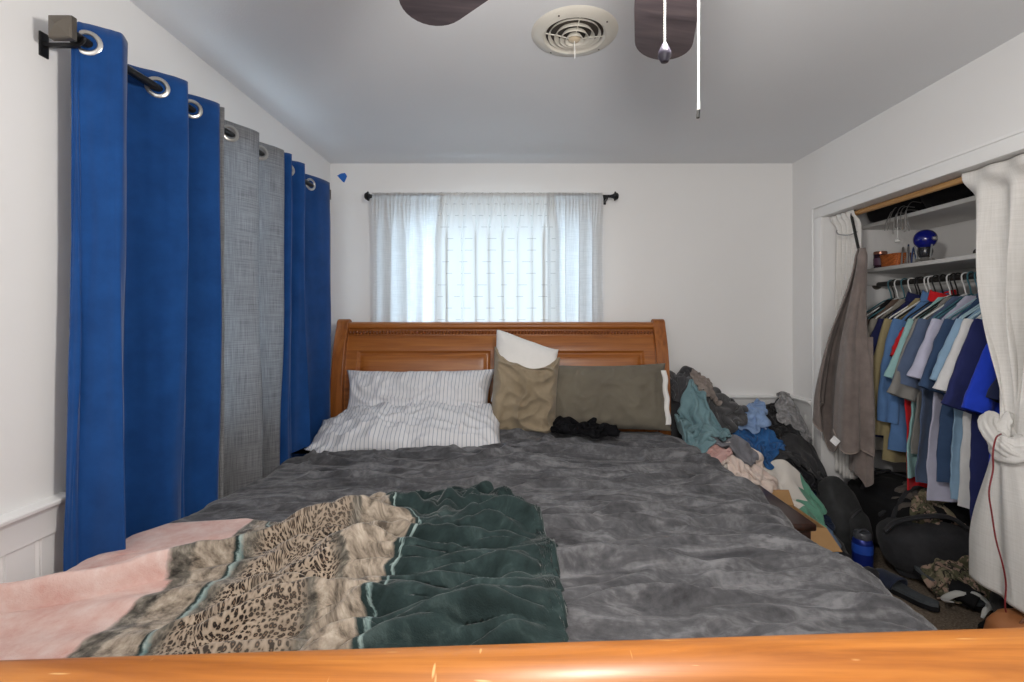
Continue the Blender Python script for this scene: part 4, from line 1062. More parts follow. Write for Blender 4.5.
# pale straps and a pull hanging over the shelf edge
hb_ = thing('white_straps', 'bundle of thin white straps hanging over the closet top shelf edge', 'straps', (2.085, 2.66, 1.70))
for i in range(7):
    y = 2.72-.022*i; s = math.sin(i*2.3)
    pts = [(2.15, y-.01, 1.90+.02*s), (2.105, y, 1.905+.02*s), (2.084, y+.01*s, 1.872), (2.082, y-.006*i+.02, 1.84-.012*i), (2.084, y-.004*i+.03+.01*s, 1.80+.012*s-.01*(i % 3))]
    MB().tube(cr(pts, 4), .0036, 7, ell=.5).build('strap', plain('grey_white_strap', srgb(150, 148, 146), .7), hb_)
MB().tube([(2.083, 2.655, 1.86), (2.083, 2.655, 1.735)], .0016, 6).build('string', plain('white_string', (.85, .85, .83)), hb_)
MB().lathe([(.0001, 0), (.012, .001), (.014, .008), (.009, .016), (.003, .02), (.0001, .02)], (2.083, 2.655, 1.72), 18).build('knob', plain('white_plastic', (.8, .8, .78), .4), hb_)

# ------------------------------------------------------------------ hangers and shirts
def hanger(y, colr, label, rz):
    c_, s_ = math.cos(rz), math.sin(rz)
    W = lambda x, yy, z: (CRX+x*c_-yy*s_, y+x*s_+yy*c_, CRZ+z)
    r = .0205
    hook = [W(r*math.cos(a), 0, r*math.sin(a)) for a in [-.5+(PI+.5)*k/12 for k in range(13)]]
    hook += [W(-r*.9, 0, -.020), W(-.006, 0, -.055), W(0, 0, -.090)]
    h = thing('clothes_hanger', label, 'hanger', (CRX, y, CRZ-.15), 'hangers on the closet rod')
    MB().tube(hook[::-1], .0034, 8).build('hook', colr, h)
    tri = [W(0, 0, -.088), W(.05, 0, -.108), W(.185, 0, -.200), W(.200, 0, -.218), W(.185, 0, -.224), W(0, 0, -.222), W(-.185, 0, -.224), W(-.200, 0, -.218), W(-.185, 0, -.200), W(-.05, 0, -.108)]
    MB().tube(tri, .0042, 8, closed=True).build('frame', colr, h)
    return h
def shirt(y, rz, mat, label, seed, length=.72, half=.235, sleeve=.24, name='shirt', collar=None, flare=.0, cat='shirt', sl_out=.085, zo=0.0, thick=.032):
    c_, s_ = math.cos(rz), math.sin(rz)
    W = lambda x, yy, z: (CRX+x*c_-yy*s_, y+x*s_+yy*c_, CRZ+z)
    rt = thing(name, label, cat, (CRX, y, CRZ-.08-length), 'shirts hanging in the closet')
    z0 = -.098-zo
    def body(u, v):
        t = v; z = z0-length*t; dz = z0-z
        hw = lerp(.062, .205, min(1, dz/.145)) if dz < .145 else lerp(.205, half+flare, smooth(.145, length, dz))
        th = lerp(.013, thick, smooth(.0, .2, dz))
        a = u*2*PI; e = lambda q, pw: math.copysign(abs(q)**pw, q)
        x = hw*e(math.cos(a), .75); yy = th*e(math.sin(a), .8)
        k = smooth(.08, .5, dz)
        yy += .018*k*math.sin(x*34+seed*5+3*nz(x*4, z*2, seed))+.016*k*nz(x*7, z*3, seed+2)+.008*k*nz(x*16+z*9, z*12, seed+5)
        x += .012*k*nz(z*4, seed, u*3)
        return W(x, yy, z+.012*t*math.sin(x*13+seed))
    mb = MB(); mb.surf(body, 64, 44, cu=True, uvfn=lambda u, v: (u, v*length)); mb.build('body', mat, rt, angle=180)
    for sd in (-1, 1):
        def slv(u, v):
            a = u*2*PI; L_ = sleeve+.04
            p0 = Vector((sd*.150, 0, z0-.13)); dirv = Vector((sd*sl_out, 0, -.235)).normalized()
            if sleeve > .4: dirv = Vector((sd*(sl_out*(1-.5*v)), 0, -.24)).normalized()
            q = p0+dirv*(L_*v)
            nrm = Vector((-dirv.z*sd, 0, dirv.x*sd))       # outward, in the shirt's plane
            wv = lerp(.070, .078 if sleeve < .4 else .055, v); th = lerp(.020, .030, smooth(0, .3, v))
            w = math.cos(a); q = q+nrm*(wv*w); yy = th*math.sin(a)+.010*math.sin(w*5+seed*3+v*4)*v+.010*nz(v*6, w*2, seed+sd)
            if v < .15 and w > 0: q.z = min(q.z, z0-.078-.5*abs(abs(q.x)-.15))
            return W(q.x, q.y+yy, q.z)
        MB().surf(slv, 32, 20, cu=True, uvfn=lambda u, v: (u*.4, v*sleeve)).build('sleeve', mat, rt, angle=180)
    cm = collar or mat
    if collar is not None:
        def col_(u, v):
            a = u*2*PI; r = 1+.22*v
            return W(.064*r*math.cos(a), .026*r*math.sin(a), -.076-.034*v+.020*abs(math.cos(a))*(1-v)-.010*(math.sin(a) < 0))
        MB().surf(col_, 32, 7, cu=True).build('collar', cm, rt, angle=180, solid=.003)
    return rt
HW = plain('white_plastic_hanger', (.78, .78, .77), .35); HT = plain('teal_plastic_hanger', srgb(70, 116, 128), .35); HB = plain('black_plastic_hanger', (.02, .02, .02), .35); HS = plain('pale_blue_hanger', srgb(176, 204, 216), .35)
def fab(name, r, g, b, **k): return fabric(name, srgb(r, g, b), None, 8, 330, .2, .95, .12, .12, **k)
S = [ # y, colour, label, length, half, sleeve, collar
 (2.885, ('black_jersey', 26, 25, 27), 'black T-shirt hanging farthest along the closet rod by the towel', .80, .235, .25, None, HW, 'white'),
 (2.845, ('brown_jersey', 104, 88, 78), 'brown shirt hanging second from the far end of the closet rod', .78, .235, .26, None, HT, 'teal'),
 (2.805, ('stone_grey_cotton', 138, 134, 126), 'stone grey shirt hanging behind the dark navy polo', .86, .235, .27, None, HW, 'white'),
 (2.755, ('navy_pique', 34, 38, 76), 'dark navy polo shirt hanging between the stone grey and khaki shirts', .78, .24, .28, 'same', HB, 'black'),
 (2.715, ('khaki_cotton', 150, 138, 104), 'khaki long sleeved shirt hanging behind the denim blue shirt', .88, .235, .58, None, HW, 'white'),
 (2.675, ('denim_blue', 88, 122, 168), 'denim blue long sleeved shirt with bunched cuff in the closet', .80, .235, .50, 'same', HB, 'black'),
 (2.640, ('bright_red_jersey', 204, 36, 44), 'bright red shirt showing its hem low in the closet row', .95, .20, .12, 'same', HB, 'black'),
 (2.605, ('mint_jersey', 146, 184, 184), 'pale mint shirt hanging next to the red one in the closet', .93, .232, .28, None, HW, 'white'),
 (2.570, ('pebble_grey_jersey', 132, 130, 126), 'pebble grey shirt hanging between the mint and slate blue shirts', .80, .232, .36, None, HB, 'black'),
 (2.535, ('slate_blue_jersey', 84, 98, 124), 'slate blue T-shirt hanging behind the lavender white shirt', .92, .232, .30, None, HW, 'white'),
 (2.480, ('lavender_white', 186, 186, 206), 'lavender white long shirt in the middle of the closet row', .98, .232, .26, None, HT, 'teal'),
 (2.415, ('steel_navy', 56, 76, 106), 'steel navy collared shirt hanging in front of the lavender white shirt', .88, .24, .30, 'same', HT, 'teal'),
 (2.365, ('sky_blue_cotton', 138, 168, 194), 'sky blue shirt hanging just behind the narrow white shirt', .95, .232, .26, None, HS, 'pale blue'),
 (2.330, ('white_jersey', 214, 214, 214), 'white shirt hanging between the sky blue and indigo shirts', .96, .230, .30, None, HS, 'pale blue'),
 (2.290, ('indigo_pique', 40, 46, 92), 'indigo polo shirt hanging behind the royal blue shirt', .98, .24, .36, None, HS, 'pale blue'),
 (2.235, ('royal_blue_jersey', 34, 62, 182), 'bright royal blue shirt beside the knotted curtain', .76, .24, .36, None, HS, 'pale blue'),
 (2.16, ('ink_navy', 30, 36, 62), 'ink navy shirt hanging behind the knotted closet curtain', .95, .235, .3, None, HB, 'black'),
 (2.03, ('petrol_teal', 34, 104, 132), 'petrol teal shirt hanging behind the knotted closet curtain', .8, .24, .3, None, HB, 'black'),
]
rs = random.Random(4)
for i, (y, cdef, label, ln_, half, slv_, col_, hm, hcn) in enumerate(S):
    y = 2.80-(2.885-y)*1.22; m_ = fab(*cdef); rz = R(rs.uniform(-5, 5)-3)
    shirt(y, rz, m_, label, i*1.37+.5, ln_, half, slv_, collar=m_ if col_ else None, cat='shirt', thick=.018, zo=.045 if 'red' in cdef[0] else 0)
    nm = label.split(' hanging')[0].split(' showing')[0].split(' in the')[0].split(' beside')[0].split(' with')[0]
    hanger(y, hm, '%s plastic hanger holding the %s' % (hcn, nm), rz)
for k, (y, hm, lb) in enumerate(((2.85, HT, 'empty teal plastic hanger nearest the far end of the closet rod'), (2.825, HB, 'empty black plastic hanger between the teal one and the black shirt'), (2.66, HB, 'empty black plastic hanger in front of the stone grey shirt'),
        (2.57, HW, 'empty white plastic hanger behind the denim blue shirt'), (2.44, HB, 'empty black plastic hanger behind the pebble grey shirt'), (2.345, HT, 'empty teal plastic hanger behind the lavender white shirt'), (2.255, HS, 'empty pale blue hanger behind the steel navy shirt'), (2.195, HS, 'empty pale blue hanger between the steel navy and sky blue shirts'))):
    hanger(y, hm, lb, R(-4+3*(k % 3)))

# ------------------------------------------------------------------ brown towel on a strap from the dowel
tw = thing('bath_towel', 'brown grey terry towel hung by a black strap in the closet opening', 'towel', (1.80, 2.66, .46))
M_TOWEL = fabric('taupe_terry', srgb(112, 102, 98), srgb(134, 123, 118), 11, 260, .8, 1, .3)
TCX, TCY = 1.815, 2.645
def towel_outer(u, v):
    a = -PI*.5+(u-.5)*1.86*PI                           # nearly closed wrap, opening towards the closet
    a += PI
    zb = .70+.11*math.sin(2.2*a+2.6)-.13*math.exp(-((u-.30)/.07)**2)+.16*math.exp(-((u-.47)/.05)**2)-.20*math.exp(-((u-.68)/.09)**2)
    z = lerp(1.672, zb, v); dz = 1.672-z
    k = smooth(0, .95, dz)
    ry = .028+.145*k**.85; rx = .022+.062*k**.9
    fo = 1+.30*smooth(.05, .5, dz)*math.sin(a*5+1.0+1.2*nz(math.cos(a), math.sin(a), z*1.2))+.10*math.sin(a*11+3*z)*smooth(.1, .4, dz)+.08*nz(a*2, z*3, 4)*smooth(.02, .2, dz)
    x = TCX-.035*k+rx*fo*math.sin(a); y = TCY+.02*k+ry*lerp(1, fo, .45)*math.cos(a)
    top = smooth(.045, 0, dz)
    y -= .085*(1-smooth(0, .55, dz))
    x = lerp(x, TCX+.006*math.sin(a), top*.6); y = lerp(y, TCY-.085+.5*(y-TCY+.085), top*.4)
    return (x, y, z)
mb = MB(); mb.surf(towel_outer, 130, 80, uvfn=lambda u, v: (u, v)); mb.build('outer_drape', M_TOWEL, tw, angle=180, solid=.006)
hem = [towel_outer(i/129, 1) for i in range(130)]
MB().tube([(x-.001, y, z) for x, y, z in hem], .0045, 6).build('hem', fabric('pale_taupe_hem', srgb(150, 138, 130)), tw)
def towel_inner(u, v):
    a = u*2*PI; z = lerp(1.2, .455+.02*math.sin(a*3)+.03*math.cos(a), v); k = v
    return (TCX+.012+.030*(1+.3*math.sin(a*4+2))*math.sin(a), TCY-.065+.070*(1+.2*math.sin(a*4+2+z*2))*math.cos(a), z)
MB().surf(towel_inner, 60, 40, cu=True).build('inner_drape', M_TOWEL, tw, angle=180)
MB().tube([(DX-.003, 2.690, DZ+.018), (DX-.018, 2.692, DZ), (DX-.02, 2.688, DZ-.02), (TCX-.006, TCY-.075, 1.66)], .010, 8, ell=.45).build('strap', plain('black_webbing', (.02, .02, .02), .7), tw)
tg = MB(); tg.box(-.001, .001, -.02, .02, -.02, .02, .0003); tq = P(835, 441, 2.56)
tg.map(lambda p: RZ(28).to_3x3() @ (RX(35).to_3x3() @ p)+Vector(tq)); tg.build('care_tag', fabric('white_label', (.8, .8, .8)), tw)
def garment(fd, name, label, cat, mat, cx, cy, wd, ht, rot, squash, seed, group=None, n=34, solid=.006, lift=.03, rough=.05, steps=70, shape=None, th=.010, dome=.10, bend=.4):
    P, n, m = drop_cloth(fd, cx, cy, wd, ht, R(rot), squash, seed, n, steps, th, lift, rough, dome, bend)
    fd.splat(P, n, m, .006)
    vs = [tuple(p) for p in P]; fs = []; uv = []
    for i in range(n):
        for j in range(m): uv.append((i/(n-1)*wd, j/(m-1)*ht))
    for i in range(n-1):
        for j in range(m-1):
            if shape and not shape((i+.5)/(n-1), (j+.5)/(m-1)): continue
            fs.append((i*m+j, (i+1)*m+j, (i+1)*m+j+1, i*m+j+1))
    mb = MB(); mb.add(vs, fs, uv); o = mb.build(name, mat, None, angle=180)
    bm = bmesh.new(); bm.from_mesh(o.data); bmesh.ops.delete(bm, geom=[v for v in bm.verts if not v.link_faces], context='VERTS'); bm.to_mesh(o.data); bm.free()
    md = o.modifiers.new('smooth', 'SUBSURF'); md.levels = 2; md.render_levels = 2
    md = o.modifiers.new('thickness', 'SOLIDIFY'); md.thickness = solid; md.offset = 0
    return tag(o, label, cat, group)
def tee(u, v):                                            # T-shirt outline: body with two sleeves
    return .22 < u < .78 or v > .68
def pants(u, v):
    return v > .72 or u < .44 or u > .56

# low dark chest beside the bed, a brown cardboard box, and the heap's core
chest = thing('bedside_chest', 'dark brown polished wooden chest close beside the bed below the clothes heap', 'chest', (1.06, 2.12, 0))
MB().box(.99, 1.155, 1.91, 2.34, .03, .455, .004).build('body', M_CHEST, chest)
MB().box(.98, 1.17, 1.895, 2.355, .455, .485, .008, 3).build('top', M_CHEST, chest)
for x in (.995, 1.125):
    for y in (1.915, 2.31): MB().box(x, x+.025, y, y+.025, 0, .03).build('foot', M_CHEST, chest)
MB().box(1.155, 1.162, 1.94, 2.31, .25, .43, .003).build('drawer', M_CHEST, chest)
card = fabric('cardboard', srgb(164, 128, 88), srgb(178, 142, 100), 5, 120, .1, .85, 0)
bxr = thing('cardboard_box', 'open brown cardboard box on the carpet with its flap folded out', 'box', (1.34, 2.30, 0))
mb = MB(); x0, x1, y0, y1, zt = 1.20, 1.375, 2.16, 2.42, .355
mb.box(x0, x1, y0, y0+.005, 0, zt).box(x0, x1, y1-.005, y1, 0, zt).box(x0, x0+.005, y0+.005, y1-.005, 0, zt).box(x1-.005, x1, y0+.005, y1-.005, 0, zt).box(x0, x1, y0, y1, 0, .005)
mb.build('body', card, bxr)
def quad(mb, a, b, c, d, t=.004):
    a, b, c, d = map(Vector, (a, b, c, d)); nrm = (b-a).cross(d-a).normalized()*t
    return mb.add([a, b, c, d, a+nrm, b+nrm, c+nrm, d+nrm], [(3, 2, 1, 0), (4, 5, 6, 7), (0, 1, 5, 4), (1, 2, 6, 5), (2, 3, 7, 6), (3, 0, 4, 7)])
quad(MB(), (x0, y0, zt), (x1, y0, zt), (x1+.015, y0-.085, zt-.065), (x0+.005, y0-.085, zt-.065)).build('flap', card, bxr, smooth=False)
quad(MB(), (x0, y1, zt), (x1, y1, zt), (x1, y1+.05, zt+.06), (x0, y1+.05, zt+.06)).build('flap', card, bxr, smooth=False)
quad(MB(), (x1, y0, zt), (x1, y1, zt), (x1+.03, y1, zt-.07), (x1+.03, y0+.01, zt-.07)).build('flap', card, bxr, smooth=False)

HP = [(1.05,3.07,.955),(.95,3.1,.965),(1.22,3.06,.86),(1.34,3.05,.75),(1.68,3.05,.80),(1.5,3.05,.74),(1.02,2.78,.68),(.95,2.6,.60),(1.10,2.5,.56),(1.217,2.55,.51),(1.22,2.8,.63),(1.36,2.62,.43),(1.5,2.78,.50),(1.245,2.4,.42),(1.05,2.4,.48),(1.42,2.46,.33),(1.53,2.6,.31),(1.60,2.6,.22),(1.72,2.75,.36),(1.62,2.9,.62),(1.76,2.95,.60),(1.3,2.25,.25),(1.52,2.35,.04),(1.62,2.45,.08),(1.75,2.52,.12),(.95,2.25,.47),(1.1,2.25,.47),(1.78,3.17,.68),(.95,3.17,.93)]
def idw(x, y):
    a = b = 0
    for px, py, pz in HP:
        w_ = 1/((x-px)**2+(y-py)**2+.0006)**1.6; a += w_*pz; b += w_
    return a/b
def heap_h(x, y):
    z = idw(x, y)-.05
    if x < .96: z = min(z, .9)
    return max(0, z)
fd = Field(.915, 1.795, 2.15, 3.175, heap_h)
def core(u, v):
    x = lerp(.918, 1.77, u); y = lerp(2.28, 3.165, v); r = max(0, 1-abs(nz(x*5, y*7, 5))*2.2)
    e = min(1, min(u, 1-u)*16, min(v, 1-v)*16)
    return (x, y, max(.004, (heap_h(x, y)-.02+.03*r*r)*smooth(0, 1, e)))
mb = MB(); mb.surf(core, 56, 60)
mb.build('clothes_heap', fabric('heap_dark_cloth', srgb(46, 46, 50)), None, angle=180)
o = bpy.data.objects['clothes_heap']; tag(o, 'dark tangled clothes filling the bottom of the heap in the corner', 'clothes heap', kind='stuff')
G = 'clothes in the corner heap'
M_DENIM = fabric('faded_denim', srgb(88, 112, 142), srgb(126, 150, 176), 18, 300, .35)
def quiltmat():
    m, nt, p = newmat('scalloped_quilt'); uv = N(nt, 'ShaderNodeUVMap').outputs[0]
    mp = N(nt, 'ShaderNodeMapping'); mp.inputs['Scale'].default_value = (9.5, 9.5, 1); L(nt, uv, mp.inputs[0])
    vo = N(nt, 'ShaderNodeTexVoronoi', Scale=1.0, Randomness=0.0); L(nt, mp.outputs[0], vo.inputs['Vector'])
    sep = N(nt, 'ShaderNodeSeparateXYZ'); L(nt, uv, sep.inputs[0])
    edge = math_n(nt, 'GREATER_THAN', math_n(nt, 'ADD', sep.outputs[0], math_n(nt, 'MULTIPLY', math_n(nt, 'ABSOLUTE', math_n(nt, 'SINE', math_n(nt, 'MULTIPLY', sep.outputs[1], 34))), .045)), .47)
    c = mix(nt, edge, srgb(220, 214, 206), srgb(96, 150, 128))
    L(nt, c, p.inputs['Base Color']); p.inputs['Roughness'].default_value = .9; p.inputs['Sheen Weight'].default_value = .2
    bump(nt, p, noise_n(nt, uv, 60, 2), .3, .004); return m
# from the bottom of the heap upwards
garment(fd, 'faded_jeans', 'faded light denim jeans low in the clothes heap by the cardboard box', 'jeans', M_DENIM, 1.53, 2.57, .44, .58, 20, .50, 11, G, 30, shape=pants)
garment(fd, 'navy_garment', 'dark navy garment under the black ones on the wall side of the heap', 'clothing', fabric('dark_navy_knit', srgb(34, 44, 66)), 1.58, 2.68, .46, .5, -20, .55, 12, G)
garment(fd, 'black_sweater', 'black garment with drooping edge between the navy garment and charcoal coat', 'clothing', fabric('jet_knit', srgb(24, 24, 28)), 1.57, 2.80, .5, .5, 10, .60, 13, G)
garment(fd, 'charcoal_coat', 'smooth charcoal coat folded over the black garment in the heap', 'coat', fabric('charcoal_felt', srgb(56, 56, 58)), 1.58, 2.88, .46, .50, 5, .74, 14, G, rough=.025)
garment(fd, 'black_hoodie', 'black hoodie bundled on top of the heap near the closet wall', 'hoodie', fabric('black_fleece', srgb(38, 38, 40)), 1.55, 3.0, .54, .5, 40, .48, 15, G, rough=.05, dome=.14)
garment(fd, 'marled_sweater', 'light grey marled sweater at the corner end of the heap', 'sweater', fabric('marled_grey', srgb(110, 110, 112), srgb(164, 163, 164), 45, 200, .4), 1.68, 2.96, .34, .36, -30, .5, 16, G, n=26, rough=.06)
garment(fd, 'scalloped_quilt', 'white quilt with green scalloped edge spilling toward the cardboard box', 'quilt', quiltmat(), 1.32, 2.52, .60, .60, -34, .80, 17, G, n=40, solid=.014, th=.012, rough=.02, dome=.05)
garment(fd, 'cream_blanket', 'cream and blush blanket bundled beside the bed on the heap', 'blanket', fabric('cream_blush_plush', srgb(212, 190, 180), srgb(226, 214, 203), 6, 200, .3, .95, .3), 1.19, 2.58, .60, .56, 15, .56, 18, G, n=36, solid=.014, rough=.035, dome=.15)
garment(fd, 'pink_shirt', 'small pink shirt peeking out under the grey cloth beside the bed', 'shirt', fabric('dusty_pink', srgb(196, 158, 152)), 1.03, 2.60, .30, .34, 40, .6, 19, G, n=24)
garment(fd, 'grey_cloth', 'smooth mid grey cloth corner hanging down between teal sweatshirt and cream blanket', 'cloth', fabric('mid_grey_jersey', srgb(116, 116, 122)), 1.17, 2.67, .30, .30, 42, .80, 20, G, n=24, rough=.02)
garment(fd, 'royal_shirt', 'crumpled bright blue shirt in the middle of the heap', 'shirt', fabric('bright_blue_cotton', srgb(38, 82, 134), srgb(56, 106, 162), 10, 300, .25), 1.40, 2.83, .46, .46, 25, .48, 21, G, rough=.09)
garment(fd, 'light_blue_shirt', 'light blue shirt lying behind the bright blue one on the heap', 'shirt', fabric('light_blue_cotton', srgb(132, 158, 196)), 1.38, 2.97, .42, .40, -10, .60, 22, G)
garment(fd, 'slate_fleece', 'charcoal fleece blanket spread over the upper heap right of the oak headboard', 'blanket', fabric('charcoal_plush', srgb(66, 66, 68), srgb(84, 84, 86), 8, 220, .35, .95, .35), 1.20, 2.98, .62, .6, 12, .52, 23, G, n=36, solid=.012, rough=.10)
garment(fd, 'charcoal_throw', 'dark charcoal throw bundled at the peak of the heap against the headboard', 'blanket', fabric('dark_charcoal_plush', srgb(56, 56, 59), srgb(74, 74, 77), 8, 220, .35, .95, .35), 1.04, 3.05, .56, .50, -15, .52, 24, G, n=34, solid=.012, rough=.10)
garment(fd, 'taupe_tee', 'taupe grey tee with white tag tossed between the two charcoal throws', 'shirt', fabric('taupe_jersey', srgb(134, 124, 118)), 1.15, 2.97, .27, .24, 20, .50, 25, G, n=24, rough=.06)
garment(fd, 'teal_sweatshirt', 'dusty teal sweatshirt bundled against the headboard post', 'sweatshirt', fabric('dusty_teal_knit', srgb(100, 130, 138), srgb(124, 154, 160), 9, 240, .3), 1.02, 2.77, .56, .54, 30, .54, 26, G, n=36, solid=.009, rough=.09)

# black top thrown on the duvet by the pillows
fb2 = Field(.02, .62, 2.25, 2.78, lambda x, y: max(bedz(x, y)+.012, ZD+.02+(.30*smooth(2.66, 2.78, y))))
garment(fb2, 'crumpled_shirt', 'small black shirt crumpled on the duvet in front of the olive pillow', 'clothing', fabric('black_cotton', srgb(17, 17, 20), None, 14, 420, .25, .95, 0), .345, 2.60, .62, .50, -8, (.58, .36), 31, None, n=42, rough=.03, lift=.01, dome=.12)

# ================================================================== ON THE FLOOR BY THE CLOSET
def backpack(name, label, loc, dims, rot, mat, seed, pocket=True):
    root = thing(name, label, 'backpack', loc)
    rm = rot.to_3x3() if rot else Matrix.Identity(3); w_, d_, h_ = dims
    def tr(p): return rm @ Vector(p)+Vector(loc)
    def body(u, v, sx=1, sy=1, sz=1, oy=0, oz=0, pw=3.2, sd=0):
        a = u*2*PI; b = (v-.5)*PI; e = lambda q, k=pw: math.copysign(abs(q)**(2/k), q)
        x = w_/2*sx*e(math.cos(b))*e(math.cos(a)); y = d_/2*sy*e(math.cos(b))*e(math.sin(a)); z = h_/2*sz*e(math.sin(b), 2.8)
        x *= 1-.22*smooth(0, h_/2, z); y *= 1-.25*smooth(0, h_/2, z)
        k = .012*fb(x*9+seed+sd, y*9, z*9, 3); q = max(0, 1-abs(nz(x*8+seed, z*9+y*5, sd))*2.4); k -= .008*q*q
        n_ = Vector((x, y, z)).normalized()
        q = tr((x+n_.x*k, y+oy+n_.y*k, z+h_/2+oz)); q.z = max(q.z, .004); return q
    mb = MB(); mb.surf(lambda u, v: body(u, v), 48, 30, cu=True); mb.build('body', mat, root, angle=180)
    if pocket:
        mb = MB(); mb.surf(lambda u, v: body(u, v, .74, .42, .50, -d_*.40, -h_*.16, 3.6, 5), 40, 24, cu=True); mb.build('front_pocket', mat, root, angle=180)
        pts = [tr((w_*.36*math.cos(a), -d_*.50-.018+.05*abs(math.cos(a))**2, h_*.34+h_*.24*math.sin(a))) for a in [PI*k/18 for k in range(19)]]
        MB().tube(pts, .0045, 6).build('zipper', plain('grey_zip', srgb(74, 74, 78), .45, .3), root)
    pts = [tr((w_*.10*math.cos(a), d_*.26, h_*.93+.055*math.sin(a))) for a in [PI*k/12 for k in range(13)]]
    MB().tube([(p[0], p[1], max(p[2], .012)) for p in pts], .010, 8, ell=.5).build('carry_loop', mat, root)
    for s in (-1, 1):
        pts = [(s*w_*.20, d_*.36, h_*.88), (s*w_*.26, d_*.62, h_*.74), (s*w_*.30, d_*.66, h_*.5), (s*w_*.32, d_*.58, h_*.24), (s*w_*.36, d_*.42, h_*.10)]
        MB().tube([(p[0], p[1], max(p[2], .022)) for p in cr([tr(p) for p in pts], 5)], .022, 8, ell=.45).build('shoulder_strap', mat, root)
    return root
M_PACK = fabric('black_pack_nylon', srgb(40, 40, 43), srgb(54, 54, 57), 14, 260, .4, .75, .08)
M_PACK2 = fabric('charcoal_pack_nylon', srgb(50, 51, 52), srgb(64, 65, 66), 14, 260, .4, .75, .08)
duf = thing('duffel_bag', 'large black duffel bag on the closet floor under the hanging shirts', 'bag', (2.19, 2.62, 0))
lump(2.19, 2.63, .20, .27, .32, .20, 3.0, 3.4, .025, 60, flat=.003).build('body', M_BLK, duf, angle=180)
for y in (2.50, 2.76):
    pts = [(1.935, y-.0, .12), (1.94, y, .27), (2.02, y, .405), (2.12, y, .425)]
    MB().tube(cr(pts, 6), .014, 8, ell=.4).build('handle', M_PACK, duf)
MB().tube(cr([(2.12, 2.36, .395), (2.14, 2.5, .412), (2.15, 2.7, .412), (2.14, 2.90, .39)], 6), .006, 6).build('zipper', plain('grey_zip', srgb(74, 74, 78), .45, .3), duf)
backpack('slim_backpack', 'charcoal backpack standing on end beside the cardboard box', (1.83, 2.64, 0), (.25, .17, .42), RZ(28) @ RX(-14) @ RY(-8), M_PACK2, 4.0)
backpack('large_backpack', 'large black backpack lying on its back behind the blue bottle', (1.86, 2.50, .13), (.32, .24, .42), RZ(58) @ RX(76), M_PACK, 9.0)
# insulated bottle
BT = (1.725, 2.425, 0)
bt = thing('water_bottle', 'cobalt blue insulated bottle with dark cap standing on the carpet', 'bottle', BT)
MB().lathe([(.0001, .002), (.040, .002), (.044, .008), (.045, .02), (.045, .165), (.042, .180), (.036, .190), (.0001, .190)], BT, 40).build('body', plain('cobalt_metallic', srgb(26, 44, 128), .28, .35), bt)
MB().lathe([(.0455, .120), (.0458, .124), (.0458, .160), (.0455, .164)], BT, 40).build('sleeve_band', plain('mid_blue_band', srgb(38, 78, 176), .35), bt)
cap = MB().lathe([(.0001, .188), (.037, .188), (.038, .192), (.038, .214), (.034, .220), (.0001, .220)], BT, 36).build('cap', plain('smoke_grey_plastic', srgb(72, 74, 80), .35), bt)
MB().tube([(BT[0]+.027*math.cos(a), BT[1]+.006*math.sin(a*2), .219+.012*math.sin(a)) for a in [PI*k/10 for k in range(11)]], .0045, 8).build('carry_loop', plain('smoke_grey_plastic', (.1, .1, .1)), cap)

# footwear
M_SOLE = fabric('grey_foam', srgb(66, 70, 74), srgb(82, 86, 90), 20, 260, .2, .85, 0)
M_RUB = fabric('black_rubber', srgb(26, 26, 28), None, 16, 200, .2, .8, 0)
M_NAVYS = fabric('navy_strap', srgb(40, 46, 64), None, 16, 300, .25)
def sole_w(t): return pl(t, [(0, .0), (.02, .016), (.06, .027), (.2, .034), (.45, .033), (.62, .042), (.78, .047), (.9, .040), (.97, .022), (1, 0)])
def slide(name, label, loc, rz, ln_, m_foot, m_sole, m_strap, tilt=0, lift=0.0, kind='slide', ry=0):
    root = thing(name, label, 'sandal', loc); mt = T(loc) @ RZ(rz) @ RX(tilt) @ RY(ry)
    def tr(x, y, z): return (mt @ Vector((x, y, z)))
    ts = [i/30 for i in range(31)]
    for nm, ma, za, zb, g in (('outsole', m_sole, 0, .020, 1.0), ('footbed', m_foot, .020, .034, .95)):
        outl = [(sole_w(t)*g, (t-.5)*ln_*(.99 if g < 1 else 1)) for t in ts]+[(-sole_w(t)*.92*g, (t-.5)*ln_*(.99 if g < 1 else 1)) for t in ts[::-1][1:-1]]
        cur = lambda y: .010*smooth(.15, .5, abs(y)/ln_)
        mb = MB(); mb.prism(outl, lambda x, y: tr(x, y, za+cur(y)), lambda x, y: tr(x*.985, y, zb+cur(y))); mb.build(nm, ma, root, angle=50)
    if kind == 'slide':
        def st(u, v):
            a = PI*u; w0 = .047; y = lerp(.02, .115, v)-.012*math.sin(a)*(1-v)
            return tr(w0*1.05*math.cos(a), y*ln_/.28, .022+.050*math.sin(a)**.75*(1-.18*v))
        MB().surf(st, 26, 10).build('strap', m_strap, root, angle=180, solid=.006)
    else:                                                  # toe-post straps
        for s in (-1, 1):
            pts = [(0, ln_*.33, .036), (s*.020, ln_*.24, .062), (s*.040, ln_*.08, .058), (s*.043, -ln_*.06, .030)]
            MB().tube([tr(*p) for p in cr(pts, 6)], [.006+.006*math.sin(PI*i/18) for i in range(19)], 8, ell=.6).build('strap', m_strap, root)
    return root
slide('slide_sandal', 'dark grey slide sandal with navy strap lying nearest the bed', (1.79, 2.245, .002), 15, .30, M_SOLE, M_RUB, M_NAVYS)
slide('slide_sandal', 'dark grey slide sandal toe tipped up against the large black backpack', (1.965, 2.215, .045), -148, .27, M_SOLE, M_RUB, M_RUB, tilt=-14, ry=10)
M_PALE = plain('pale_grey_strap', srgb(196, 196, 192), .45)
slide('flip_flop', 'black flip flop with thick pale grey straps on the closet floor', (1.985, 2.0, .002), -62, .27, M_RUB, M_RUB, M_PALE, kind='post')
